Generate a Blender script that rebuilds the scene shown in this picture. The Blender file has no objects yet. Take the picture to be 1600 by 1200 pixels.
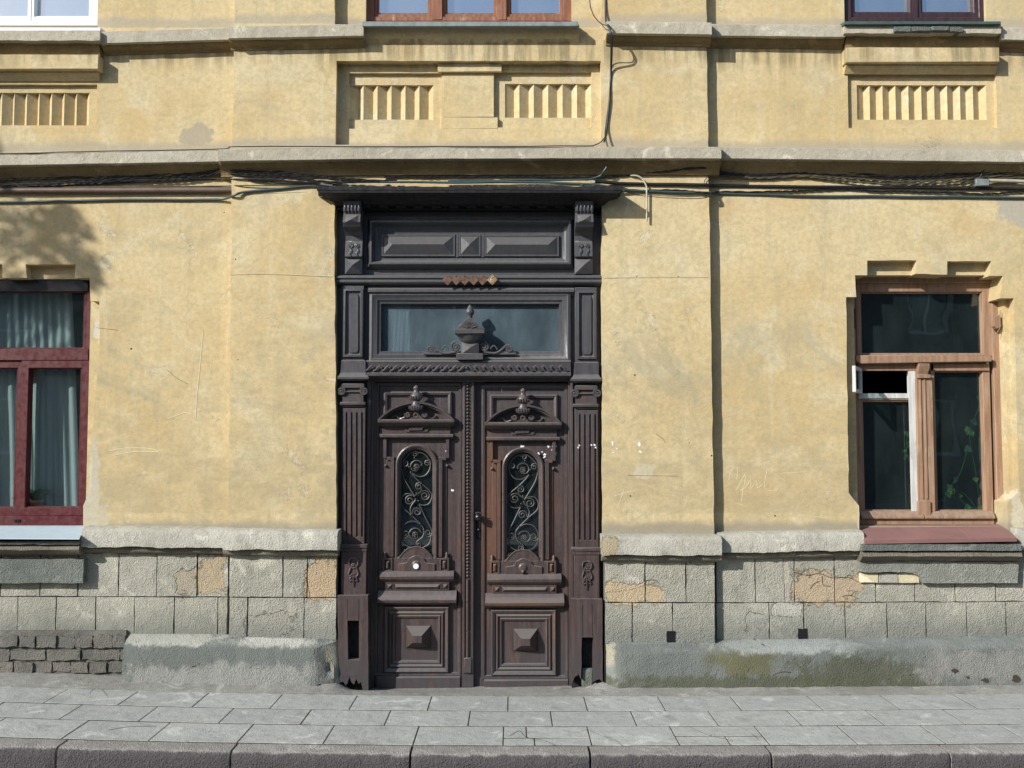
import bpy, bmesh, math, random
from mathutils import Vector, noise as mnoise
from mathutils.geometry import tessellate_polygon
R = math.radians
random.seed(7)
sc = bpy.context.scene
COL = sc.collection

# ------------------------------------------------------------------ camera
FPX = 1555.0                      # focal length in photograph pixels (1600 wide)
D = 6.5                           # camera distance to the bay wall plane Y=0
PITCH = math.atan(90 / FPX)
SP, CP = math.sin(PITCH), math.cos(PITCH)
CAMH = 0.0
def _ray(px, py):
    u = (px - 800) / FPX; v = (600 - py) / FPX
    return u, CP - v * SP, SP + v * CP
def XP(px, py, Y):
    a = _ray(px, py); return a[0] * (Y + D) / a[1]
def ZP(py, Y):
    a = _ray(800, py); return CAMH + a[2] * (Y + D) / a[1]
CAMH = -ZP(1078, -0.19)
def P3(px, py, Y): return Vector((XP(px, py, Y), Y, ZP(py, Y)))
def G(px, py, z=0.0):             # pixel to a point on the ground
    a = _ray(px, py); t = (z - CAMH) / a[2]
    return a[0] * t, a[1] * t - D
cam_d = bpy.data.cameras.new('camera'); cam = bpy.data.objects.new('camera', cam_d); COL.objects.link(cam)
cam.location = (0, -D, CAMH); cam.rotation_euler = (R(90) + PITCH, 0, 0)
cam_d.sensor_width = 36; cam_d.lens = FPX / 1600 * 36; cam_d.clip_end = 500; cam_d.clip_start = 0.05
sc.camera = cam

# ------------------------------------------------------------------ light
SUN_AZ, SUN_EL = 50.0, 27.0       # degrees to the left of the wall's normal, elevation
SUNDIR = Vector((-math.sin(R(SUN_AZ)) * math.cos(R(SUN_EL)), -math.cos(R(SUN_AZ)) * math.cos(R(SUN_EL)), math.sin(R(SUN_EL))))
w = bpy.data.worlds.new('World'); sc.world = w; w.use_nodes = True
wn = w.node_tree; wn.nodes.clear()
sky = wn.nodes.new('ShaderNodeTexSky'); sky.sky_type = 'NISHITA'; sky.sun_disc = False
sky.sun_elevation = R(SUN_EL); sky.sun_rotation = math.atan2(SUNDIR.x, SUNDIR.y)
bg = wn.nodes.new('ShaderNodeBackground'); bg.inputs[1].default_value = 0.13
wo = wn.nodes.new('ShaderNodeOutputWorld')
wn.links.new(sky.outputs[0], bg.inputs[0]); wn.links.new(bg.outputs[0], wo.inputs[0])
sl = bpy.data.lights.new('sun', 'SUN'); sl.energy = 4.8; sl.angle = R(0.5); sl.color = (1.0, 0.975, 0.925)
so = bpy.data.objects.new('sun', sl); COL.objects.link(so); so.rotation_euler = SUNDIR.to_track_quat('Z', 'Y').to_euler()
so.location = SUNDIR * 30
sc.view_settings.view_transform = 'Standard'; sc.view_settings.look = 'None'
sc.view_settings.exposure = 0.26; sc.view_settings.gamma = 1; sc.view_settings.use_curve_mapping = False
sc.render.engine = 'CYCLES'; sc.cycles.use_denoising = True
sc.cycles.max_bounces = 6; sc.cycles.transparent_max_bounces = 12

# ------------------------------------------------------------------ node helper
class NT:
    def __init__(s, name):
        s.m = bpy.data.materials.new(name); s.m.use_nodes = True
        s.t = s.m.node_tree; s.t.nodes.clear()
        s.out = s.t.nodes.new('ShaderNodeOutputMaterial')
        s.geo = s.t.nodes.new('ShaderNodeNewGeometry'); s.pos = s.geo.outputs['Position']
    def n(s, typ, **kw):
        nd = s.t.nodes.new(typ)
        for k, v in kw.items(): setattr(nd, k, v)
        return nd
    def put(s, sock, v):
        if isinstance(v, bpy.types.NodeSocket): s.t.links.new(v, sock)
        elif v is not None:
            if hasattr(sock.default_value, '__len__') and not hasattr(v, '__len__'): v = (v, v, v)
            if hasattr(v, '__len__') and len(sock.default_value) == 4 and len(v) == 3: v = (*v, 1)
            sock.default_value = v
    def math(s, op, a, b=0.0, c=None, clamp=False):
        nd = s.n('ShaderNodeMath', operation=op, use_clamp=clamp)
        s.put(nd.inputs[0], a); s.put(nd.inputs[1], b)
        if c is not None: s.put(nd.inputs[2], c)
        return nd.outputs[0]
    def scale(s, v, k):
        nd = s.n('ShaderNodeVectorMath', operation='MULTIPLY'); s.put(nd.inputs[0], v); s.put(nd.inputs[1], k); return nd.outputs[0]
    def noise(s, scale=5, detail=4, rough=.55, vec=None, stretch=None, dist=0.0):
        vec = vec or s.pos
        if stretch: vec = s.scale(vec, stretch)
        nd = s.n('ShaderNodeTexNoise'); s.put(nd.inputs['Vector'], vec)
        nd.inputs['Scale'].default_value = scale; nd.inputs['Detail'].default_value = detail
        nd.inputs['Roughness'].default_value = rough; nd.inputs['Distortion'].default_value = dist
        return nd.outputs[0]
    def vor(s, scale, vec=None, feature='F1'):
        nd = s.n('ShaderNodeTexVoronoi', feature=feature); s.put(nd.inputs['Vector'], vec or s.pos); nd.inputs['Scale'].default_value = scale
        return nd.outputs['Distance']
    def ramp(s, v, lo, hi, a=0.0, b=1.0):
        nd = s.n('ShaderNodeMapRange', interpolation_type='SMOOTHSTEP')
        s.put(nd.inputs[0], v); nd.inputs[1].default_value = lo; nd.inputs[2].default_value = hi
        nd.inputs[3].default_value = a; nd.inputs[4].default_value = b
        return nd.outputs[0]
    def mix(s, f, a, b, mode='MIX'):
        nd = s.n('ShaderNodeMix', data_type='RGBA', blend_type=mode)
        s.put(nd.inputs[0], f); s.put(nd.inputs[6], a); s.put(nd.inputs[7], b); return nd.outputs[2]
    def sep(s, v):
        nd = s.n('ShaderNodeSeparateXYZ'); s.put(nd.inputs[0], v); return nd.outputs
    def rand(s): return s.n('ShaderNodeObjectInfo').outputs['Random']
    def box(s, px0, py0, px1, py1, Y, nz, amp=.5, soft=.08):
        """a patch with an edge broken up by noise, given by its corners on the photo"""
        a = P3(px0, py0, Y); b = P3(px1, py1, Y)
        x, y, z = s.sep(s.pos)
        cx, cz, hx, hz = (a.x + b.x) / 2, (a.z + b.z) / 2, abs(a.x - b.x) / 2, abs(a.z - b.z) / 2
        dx = s.math('DIVIDE', s.math('ABSOLUTE', s.math('SUBTRACT', x, cx)), hx)
        dz = s.math('DIVIDE', s.math('ABSOLUTE', s.math('SUBTRACT', z, cz)), hz)
        d = s.math('MULTIPLY', s.math('POWER', s.math('ADD', s.math('POWER', dx, 3.0), s.math('POWER', dz, 3.0)), .3333), .9)
        d = s.math('ADD', d, s.math('MULTIPLY', s.math('SUBTRACT', nz, .5), amp * 2.6))
        return s.ramp(d, 1 - soft, 1 + soft, 1, 0)
    def bump(s, h, strength, dist, prev=None):
        nd = s.n('ShaderNodeBump'); nd.inputs['Strength'].default_value = strength; nd.inputs['Distance'].default_value = dist
        s.put(nd.inputs['Height'], h)
        if prev: s.put(nd.inputs['Normal'], prev)
        return nd.outputs[0]
    def bsdf(s, col, rough=.8, normal=None, metal=0.0, spec=.5):
        nd = s.n('ShaderNodeBsdfPrincipled')
        s.put(nd.inputs['Base Color'], col); s.put(nd.inputs['Roughness'], rough); nd.inputs['Metallic'].default_value = metal
        nd.inputs['Specular IOR Level'].default_value = spec
        if normal: s.put(nd.inputs['Normal'], normal)
        return nd.outputs[0]
    def done(s, sh): s.t.links.new(sh, s.out.inputs[0]); return s.m

def plaster(name, warm=0.0):
    t = NT(name)
    x, y, z = t.sep(t.pos)
    n1 = t.noise(.9, 7, .62); n2 = t.noise(2.6, 6, .6, dist=.6); n3 = t.noise(34, 5, .7)
    col = t.mix(t.ramp(n1, .36, .62), (.535, .405, .205), (.60, .490, .285))
    col = t.mix(t.ramp(n2, .50, .66, 0, .8), col, (.61, .53, .35))                        # washed out patches
    col = t.mix(t.ramp(t.noise(1.9, 6, .6, stretch=(1, 1, 1.5), dist=.4), .56, .68, 0, .5), col, (.53, .365, .17))   # deeper ochre
    col = t.mix(t.ramp(t.noise(8, 7, .7, dist=.7), .44, .66, 0, .38), col, (.41, .335, .19))                       # blotches
    col = t.mix(t.ramp(t.noise(6, 6, .65, stretch=(.6, 1, 1.8), dist=.6), .54, .72, 0, .3), col, (.64, .56, .37))
    strk = t.noise(6, 7, .66, stretch=(1.9, 1.9, .11))
    col = t.mix(t.ramp(strk, .52, .68, 0, .32), col, (.36, .315, .205))                   # long rain streaks
    pal = t.noise(5, 6, .62, stretch=(2.2, 2.2, .10), dist=.1)
    col = t.mix(t.ramp(pal, .58, .68, 0, .30), col, (.64, .57, .40))
    lower = t.ramp(t.math('ADD', z, t.math('MULTIPLY', t.noise(1.5, 4, .6), .9)), ZP(720, 0) + .45, ZP(520, 0) + .45, 1.0, 0)
    mot = t.noise(5, 9, .74, stretch=(.7, 1, 1.5), dist=.6)
    col = t.mix(t.math('MULTIPLY', t.ramp(mot, .42, .60, 0, .62), lower), col, (.385, .315, .19))
    col = t.mix(t.math('MULTIPLY', t.ramp(t.noise(23, 8, .78, stretch=(.6, 1, 1.6)), .53, .66, 0, .45), lower), col, (.60, .50, .30))
    grm = t.noise(1.3, 8, .72, dist=.8)
    lowz = t.ramp(z, ZP(600, 0), ZP(420, 0), 1.0, .5)
    col = t.mix(t.math('MULTIPLY', t.ramp(grm, .50, .66, 0, .62), lowz), col, (.32, .29, .20))   # grey-green grime
    col = t.mix(t.math('MULTIPLY', t.ramp(t.noise(19, 7, .76), .51, .66, 0, .5), lowz), col, (.31, .28, .185))
    # crisp edged flakes where the limewash has gone, and a sparse net of cracks
    pn = t.noise(3.1, 12, .74, dist=.5)
    peel = t.math('MULTIPLY', t.ramp(pn, .605, .618), t.ramp(t.noise(.8, 3, .5), .42, .58))
    col = t.mix(t.math('MULTIPLY', peel, .6), col, (.60, .545, .41))
    peel2 = t.ramp(t.noise(13, 12, .78, dist=.3), .665, .675)
    col = t.mix(t.math('MULTIPLY', peel2, .65), col, (.68, .63, .50))
    wv = t.n('ShaderNodeVectorMath', operation='MULTIPLY_ADD'); nz_ = t.n('ShaderNodeTexNoise'); nz_.inputs['Scale'].default_value = 4; nz_.inputs['Detail'].default_value = 6; t.put(nz_.inputs['Vector'], t.pos)
    t.put(wv.inputs[0], nz_.outputs['Color']); t.put(wv.inputs[1], (.28, .28, .28)); t.put(wv.inputs[2], t.pos)
    ck = t.math('MULTIPLY', t.ramp(t.vor(1.15, wv.outputs[0], 'DISTANCE_TO_EDGE'), .0015, .0055, 1, 0), t.ramp(t.noise(1.1, 3, .5), .54, .62))
    col = t.mix(t.math('MULTIPLY', ck, .22), col, (.20, .16, .09))
    # grime band over the plinth cap, and below both cornices
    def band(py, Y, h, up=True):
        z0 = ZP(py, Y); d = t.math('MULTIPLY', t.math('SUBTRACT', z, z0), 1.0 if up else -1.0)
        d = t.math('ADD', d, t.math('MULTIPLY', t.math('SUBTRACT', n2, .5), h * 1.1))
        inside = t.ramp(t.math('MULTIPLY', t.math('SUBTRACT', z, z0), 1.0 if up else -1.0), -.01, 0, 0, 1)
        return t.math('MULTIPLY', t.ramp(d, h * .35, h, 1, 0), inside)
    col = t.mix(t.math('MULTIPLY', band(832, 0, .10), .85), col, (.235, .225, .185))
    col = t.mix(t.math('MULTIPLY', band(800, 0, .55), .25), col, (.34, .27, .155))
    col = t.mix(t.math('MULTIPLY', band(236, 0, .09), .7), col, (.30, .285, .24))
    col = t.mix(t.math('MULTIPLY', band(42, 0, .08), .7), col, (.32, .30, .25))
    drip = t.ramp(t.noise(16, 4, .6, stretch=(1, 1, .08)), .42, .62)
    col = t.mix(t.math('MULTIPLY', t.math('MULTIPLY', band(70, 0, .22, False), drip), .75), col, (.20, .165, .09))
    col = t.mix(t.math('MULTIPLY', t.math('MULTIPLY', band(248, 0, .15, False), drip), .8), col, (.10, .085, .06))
    dn = t.noise(9, 5, .6)
    # bare grey render patches and one painted bracket shadow that the photograph shows
    for b, c in (((285, 195, 330, 228), (.33, .30, .235)), ((1562, 310, 1625, 348), (.36, .345, .31)), ((136, 690, 152, 830), (.48, .45, .38)),
                 ((120, 790, 165, 828), (.46, .42, .32)), ((140, 500, 152, 524), (.55, .55, .5)), ((486, 338, 520, 360), (.47, .37, .2)),  # last box here: the cable bracket's cast shadow, painted on
                 ((990, 725, 1020, 745), (.50, .45, .33)), ((1340, 780, 1352, 830), (.6, .53, .4)), ((1580, 770, 1600, 830), (.58, .52, .40))):
        col = t.mix(t.math('MULTIPLY', t.box(*b, 0, dn, .9, .12), .8), col, c)
    # hairline scratches, pits, little knocked-out chips
    col = t.mix(t.ramp(t.noise(60, 3, .5, stretch=(1, 1, .05)), .70, .76, 0, .25), col, (.80, .70, .48))
    col = t.mix(t.ramp(t.vor(7.5), .0, .035, .75, 0), col, (.16, .12, .07))
    col = t.mix(t.ramp(n3, .38, .68, 0, .42), col, (.36, .285, .155))
    col = t.mix(t.ramp(t.noise(75, 6, .8), .54, .72, 0, .4), col, (.70, .62, .42))
    nr = t.bump(t.noise(1.6, 4, .5), .25, .03)
    nr = t.bump(t.math('MAXIMUM', peel, peel2), .7, -.003, nr)
    nr = t.bump(t.noise(14, 6, .6, stretch=(.7, 1, 1.2), dist=.4), .28, .010, nr)
    nr = t.bump(t.noise(110, 5, .7), .6, .004, nr)
    return t.done(t.bsdf(col, .92, nr, spec=.2))

def stone(name, a, b, patches=(), rough_amt=1.0, low=None, olive=(), lowamp=.16, lowf=.8, face=None, facef=.95):
    t = NT(name); rnd = t.rand()
    n = t.noise(2.2, 7, .65); f = t.noise(70, 5, .75)
    col = t.mix(t.ramp(n, .35, .65), a, b)
    col = t.mix(t.math('MULTIPLY', rnd, .35), col, tuple(c * .72 for c in a))
    dn = t.noise(10, 6, .65, dist=.5)
    col = t.mix(t.ramp(t.noise(17, 7, .72, dist=.6), .46, .68, 0, .5), col, tuple(c * .60 for c in a))
    col = t.mix(t.ramp(t.noise(5, 6, .65, dist=1.0), .58, .66, 0, .55), col, tuple(min(1, c * 1.42) for c in b))
    col = t.mix(t.ramp(t.noise(3.1, 6, .6, stretch=(1.4, 1.4, .6)), .55, .72, 0, .5), col, tuple(c * .52 for c in a))
    m_all = None
    for (bx, c) in patches:
        m = t.box(*bx, -.1, dn, 1.0, .07)
        col = t.mix(t.math('MULTIPLY', m, .92), col, t.mix(f, c, tuple(k * .74 for k in c)))
        m_all = m if m_all is None else t.math('MAXIMUM', m_all, m)
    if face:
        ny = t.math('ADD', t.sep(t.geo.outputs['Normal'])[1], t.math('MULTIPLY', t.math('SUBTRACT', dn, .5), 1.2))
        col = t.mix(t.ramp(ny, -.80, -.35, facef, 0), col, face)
    for (bx, c) in olive:
        m = t.box(*bx, -.24, dn, 1.2, .35)
        col = t.mix(t.math('MULTIPLY', m, .85), col, c)
    if low:
        x, y, z = t.sep(t.pos)
        zz = t.math('ADD', z, t.math('MULTIPLY', t.math('SUBTRACT', dn, .5), lowamp))
        col = t.mix(t.ramp(zz, low[0], low[1], lowf, 0), col, low[2])
    col = t.mix(t.ramp(f, .32, .72, 0, .38), col, tuple(c * .55 for c in a))
    h = t.math('ADD', t.noise(85, 5, .7), t.math('MULTIPLY', t.vor(120), .8))
    nr = t.bump(h, .75 * rough_amt, .008)
    nr = t.bump(t.noise(9, 5, .6), .5, .02, nr)
    if m_all is not None: nr = t.bump(m_all, .9, -.012, nr)
    return t.done(t.bsdf(col, .95, nr, spec=.15))

def wood(name, a, b, rough=.5, worn=None, dust=.35, grain=.5, zgrey=False):
    t = NT(name)
    g = t.noise(9, 6, .6, stretch=(5, 5, .35)); f = t.noise(30, 4, .6)
    col = t.mix(t.ramp(g, .35, .65), a, b)
    x, y, z = t.sep(t.pos)
    if zgrey:
        zz = t.math('ADD', z, t.math('MULTIPLY', t.noise(1.5, 4, .5), .9))
        col = t.mix(t.ramp(zz, ZP(700, 0), ZP(520, 0) + .9, 0, .8), col, t.mix(g, (.052, .055, .062), (.085, .09, .098)))
        col = t.mix(t.ramp(t.noise(3.0, 6, .62, stretch=(2.2, 1, .7)), .58, .72, 0, .35), col, (.080, .050, .036))
        col = t.mix(t.ramp(t.math('ADD', z, t.math('MULTIPLY', t.noise(4, 5, .6), .3)), .15, .55, .65, 0), col, (.052, .050, .056))
    if name.endswith('_low'):
        for b_ in ((757, 695, 781, 890), (858, 735, 866, 892), (771, 938, 870, 945)):
            col = t.mix(t.math('MULTIPLY', t.box(*b_, .04, g, 1.2, .35), .7), col, (.135, .066, .038))
    if worn: col = t.mix(t.ramp(t.noise(6, 7, .7, stretch=(2, 2, .5)), .56, .68, 0, .75), col, worn)
    nz = t.sep(t.geo.outputs['Normal'])[2]
    col = t.mix(t.math('MULTIPLY', t.ramp(nz, .25, .8), dust), col, (.20, .19, .18))
    col = t.mix(t.ramp(t.noise(120, 3, .6), .62, .74, 0, .35), col, tuple(min(1, c * 2.4 + .02) for c in b))
    nr = t.bump(t.noise(14, 5, .65, stretch=(6, 6, .3)), .35 * grain, .006)
    nr = t.bump(f, .25 * grain, .004, nr)
    return t.done(t.bsdf(col, t.ramp(f, .3, .7, rough - .08, rough + .15), nr, spec=.45))

def plain(name, c, rough=.6, metal=0.0, var=.25, sc_=20, spec=.5, bumps=.15):
    t = NT(name); n = t.noise(sc_, 5, .6)
    col = t.mix(t.ramp(n, .3, .7), c, tuple(k * (1 - var) for k in c))
    col = t.mix(t.ramp(t.noise(5, 6, .65), .55, .7, 0, var * 1.3), col, tuple(k * .55 for k in c))
    return t.done(t.bsdf(col, rough, t.bump(n, bumps, .004), metal, spec))

def glass(name, refl=.12, tint=(.8, .85, .85), dirt=.06, dirtcol=(.30, .33, .34), wob=.02):
    t = NT(name)
    tr = t.n('ShaderNodeBsdfTransparent'); tr.inputs[0].default_value = (*tint, 1)
    gl = t.n('ShaderNodeBsdfGlossy'); gl.inputs['Roughness'].default_value = .015; gl.inputs[0].default_value = (.9, .95, 1, 1)
    t.put(gl.inputs['Normal'], t.bump(t.noise(2.2, 2, .4), wob, .05))
    df = t.n('ShaderNodeBsdfDiffuse'); df.inputs[0].default_value = (*dirtcol, 1)
    lw = t.n('ShaderNodeLayerWeight'); lw.inputs[0].default_value = .5
    fr = t.math('ADD', t.math('MULTIPLY', t.math('POWER', lw.outputs['Facing'], 5.0), .9), .04)
    m1 = t.n('ShaderNodeMixShader'); t.put(m1.inputs[0], t.math('ADD', fr, refl, clamp=True)); t.put(m1.inputs[1], tr.outputs[0]); t.put(m1.inputs[2], gl.outputs[0])
    m2 = t.n('ShaderNodeMixShader'); t.put(m2.inputs[0], t.ramp(t.noise(4, 6, .65, stretch=(1, 1, .5)), .25, .8, dirt * .5, dirt * 1.6)); t.put(m2.inputs[1], m1.outputs[0]); t.put(m2.inputs[2], df.outputs[0])
    return t.done(m2.outputs[0])

def cloth(name, c, trans=.35):
    t = NT(name)
    g = t.noise(9, 3, .5, stretch=(1, 1, .05))
    col = t.mix(g, c, tuple(k * .75 for k in c))
    d = t.n('ShaderNodeBsdfDiffuse'); t.put(d.inputs[0], col)
    tl = t.n('ShaderNodeBsdfTranslucent'); t.put(tl.inputs[0], col)
    tr = t.n('ShaderNodeBsdfTransparent')
    m = t.n('ShaderNodeMixShader'); m.inputs[0].default_value = .4; t.put(m.inputs[1], d.outputs[0]); t.put(m.inputs[2], tl.outputs[0])
    m2 = t.n('ShaderNodeMixShader'); m2.inputs[0].default_value = trans; t.put(m2.inputs[1], m.outputs[0]); t.put(m2.inputs[2], tr.outputs[0])
    return t.done(m2.outputs[0])

ORG = (.52, .385, .235)
M = {}
M['plaster'] = plaster('ochre_plaster')
M['cornice'] = stone('cornice_render', (.44, .40, .31), (.52, .48, .385), rough_amt=.35)
M['cove'] = stone('brown_cove', (.23, .17, .085), (.34, .25, .125), rough_amt=.25)  # browner and darker than the cornice render
M['stone'] = stone('roughcast_block', (.365, .355, .295), (.45, .435, .365), patches=(
    ((478, 878, 530, 935), ORG), ((308, 872, 345, 930), (.48, .38, .25)), ((945, 910, 1030, 942), (.56, .43, .27)),
    ((1242, 898, 1345, 942), (.52, .40, .265)), ((270, 895, 296, 930), (.42, .36, .27)), ((1228, 875, 1238, 945), (.50, .45, .38)),
    ((388, 960, 455, 996), (.44, .41, .34)), ((1170, 960, 1200, 985), (.52, .50, .44)), ((1215, 945, 1258, 965), (.56, .54, .48))),
    low=(.30, .52, (.17, .18, .165)))
M['cap'] = stone('plinth_cap_stone', (.40, .385, .325), (.49, .475, .41), rough_amt=.8,
    patches=(((938, 842, 962, 864), (.42, .35, .22)),))
M['torus'] = stone('dark_torus_stone', (.17, .155, .125), (.25, .225, .175), rough_amt=1.0)
M['plate'] = stone('dark_roughcast', (.15, .165, .15), (.20, .215, .195), rough_amt=1.0)
M['plate_light'] = stone('grey_roughcast', (.24, .245, .215), (.29, .295, .26), rough_amt=1.0)
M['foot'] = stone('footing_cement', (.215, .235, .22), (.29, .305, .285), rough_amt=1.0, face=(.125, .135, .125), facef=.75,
    olive=(((1125, 1015, 1215, 1062), (.125, .118, .052)), ((1255, 1030, 1465, 1082), (.075, .078, .048)), ((950, 1060, 1460, 1085), (.080, .085, .050)), ((1450, 1022, 1660, 1066), (.25, .245, .225)),
           ((195, 1046, 515, 1080), (.30, .30, .275)), ((180, 990, 330, 1010), (.46, .455, .40)), ((370, 998, 470, 1014), (.48, .47, .42)), ((1150, 1004, 1320, 1024), (.34, .36, .34)), ((505, 1010, 530, 1050), (.36, .33, .26)), ((944, 1010, 962, 1050), (.42, .38, .28))))
M['brick'] = stone('old_brick', (.15, .15, .135), (.26, .235, .20), rough_amt=1.3)
M['yellowbrick'] = stone('exposed_yellow_brick', (.62, .55, .36), (.70, .63, .44), rough_amt=.4)
M['mortar'] = stone('mortar', (.15, .145, .125), (.20, .195, .17), rough_amt=.8)
M['slabs'] = stone('paving_concrete', (.385, .40, .38), (.455, .465, .44), rough_amt=.4, olive=(((706, 1104, 762, 1113), (.10, .095, .09)),))
M['dirt'] = stone('joint_dirt', (.085, .070, .052), (.125, .105, .08), rough_amt=.8)
M['fillet'] = stone('patched_mortar', (.27, .265, .235), (.37, .365, .335), rough_amt=.6)
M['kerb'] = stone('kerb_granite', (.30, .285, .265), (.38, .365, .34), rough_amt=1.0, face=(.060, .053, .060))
M['asphalt'] = plain('asphalt', (.055, .055, .06), .9, var=.4, sc_=90, bumps=.8)
M['earth'] = plain('earth', (.12, .11, .08), .95, var=.4, sc_=3)
M['wood'] = wood('dark_brown_wood', (.043, .034, .035), (.066, .052, .051), .36, dust=.6, zgrey=True)
M['woodb'] = wood('dark_brown_wood_low', (.048, .035, .035), (.075, .053, .050), .36, worn=(.105, .060, .045), dust=.55, zgrey=True)
M['canopy'] = wood('near_black_wood', (.006, .006, .008), (.013, .013, .016), .8, dust=.22)  # near black, the hood's shade put into its base colour
M['iron'] = plain('wrought_iron', (.11, .105, .10), .45, .5, spec=.5)
M['blackmetal'] = plain('black_enamel', (.012, .012, .014), .25)
M['chrome'] = plain('glint_steel', (.5, .5, .5), .3, .9)
M['rust'] = plain('rusty_plate', (.16, .085, .055), .75, var=.6, sc_=45)
M['rustlight'] = plain('rust_pale_plate', (.33, .20, .10), .7, var=.6, sc_=45)
M['cream'] = plain('cream_paint', (.62, .56, .40), .6)
M['white'] = plain('white_plastic', (.80, .82, .84), .35, var=.05)
M['whitesill'] = plain('white_sill_sheet', (.44, .54, .60), .45, var=.08)
M['flake'] = plain('white_paint_spatter', (.82, .82, .82), .6, var=.08)
M['red'] = wood('wine_red_frame', (.066, .009, .011), (.088, .012, .014), .4, dust=.08, grain=.1)
M['brown'] = wood('weathered_orange_wood', (.235, .140, .085), (.33, .21, .135), .6, worn=(.36, .27, .18), dust=.35)
M['brown2'] = wood('red_brown_wood', (.17, .065, .035), (.27, .12, .065), .6, worn=(.38, .30, .23), dust=.3)
M['dark2'] = wood('black_brown_frame', (.028, .014, .018), (.05, .026, .03), .4, dust=.1)
M['chippy'] = wood('flaking_white_paint', (.45, .45, .43), (.62, .62, .60), .6, worn=(.25, .17, .11), dust=.1)
M['pink'] = plain('pink_painted_sheet', (.255, .135, .125), .6, var=.15, sc_=8)
M['greysheet'] = plain('grey_painted_sheet', (.22, .26, .25), .45, var=.3)
M['greensheet'] = plain('green_sheet', (.06, .10, .085), .5, var=.3)
M['room'] = plain('dim_interior', (.09, .10, .105), .9)
M['wallpaper'] = plain('interior_wall', (.20, .22, .22), .9)
M['glass_clear'] = glass('clear_glass', .02, (.86, .92, .92), .02, (.20, .26, .28), .01)
M['glass_dark'] = glass('old_glass', .02, (.66, .78, .76), .03, (.20, .26, .28), .05)
M['glass_sky'] = glass('reflecting_glass', .50, (.6, .66, .7), .10, (.36, .42, .48), .02)
M['glass_dusty'] = glass('dusty_glass', .03, (.75, .84, .86), .42, (.13, .175, .205), .005)
M['curtain'] = cloth('sheer_curtain', (.62, .67, .66), .08)
M['curtain_w'] = cloth('white_curtain', (.62, .66, .76), .12)
M['cable_black'] = plain('black_cable', (.018, .018, .020), .45, var=.4)
M['cable_grey'] = plain('grey_green_cable', (.055, .075, .07), .45, var=.4)
M['cable_teal'] = plain('teal_cable', (.05, .085, .09), .4, var=.2)
M['cable_brown'] = plain('brown_pipe', (.13, .085, .06), .5, var=.3)
M['cable_olive'] = plain('olive_cable', (.10, .085, .05), .7, var=.5)
M['cable_cream'] = plain('cream_cable', (.48, .45, .36), .55, var=.3)
M['scratch'] = plain('pale_scratch', (.66, .59, .42), .9, var=.1)
M['crack'] = plain('crack_dirt', (.05, .042, .03), .95)
M['leaf'] = plain('leaf_green', (.15, .23, .065), .6, var=.5, sc_=30)
M['leafd'] = plain('leaf_dark', (.06, .13, .06), .6, var=.5, sc_=30)
M['terracotta'] = plain('terracotta', (.45, .20, .11), .8)
M['bark'] = plain('bark', (.10, .08, .06), .95, var=.5, sc_=40, bumps=1)

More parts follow.
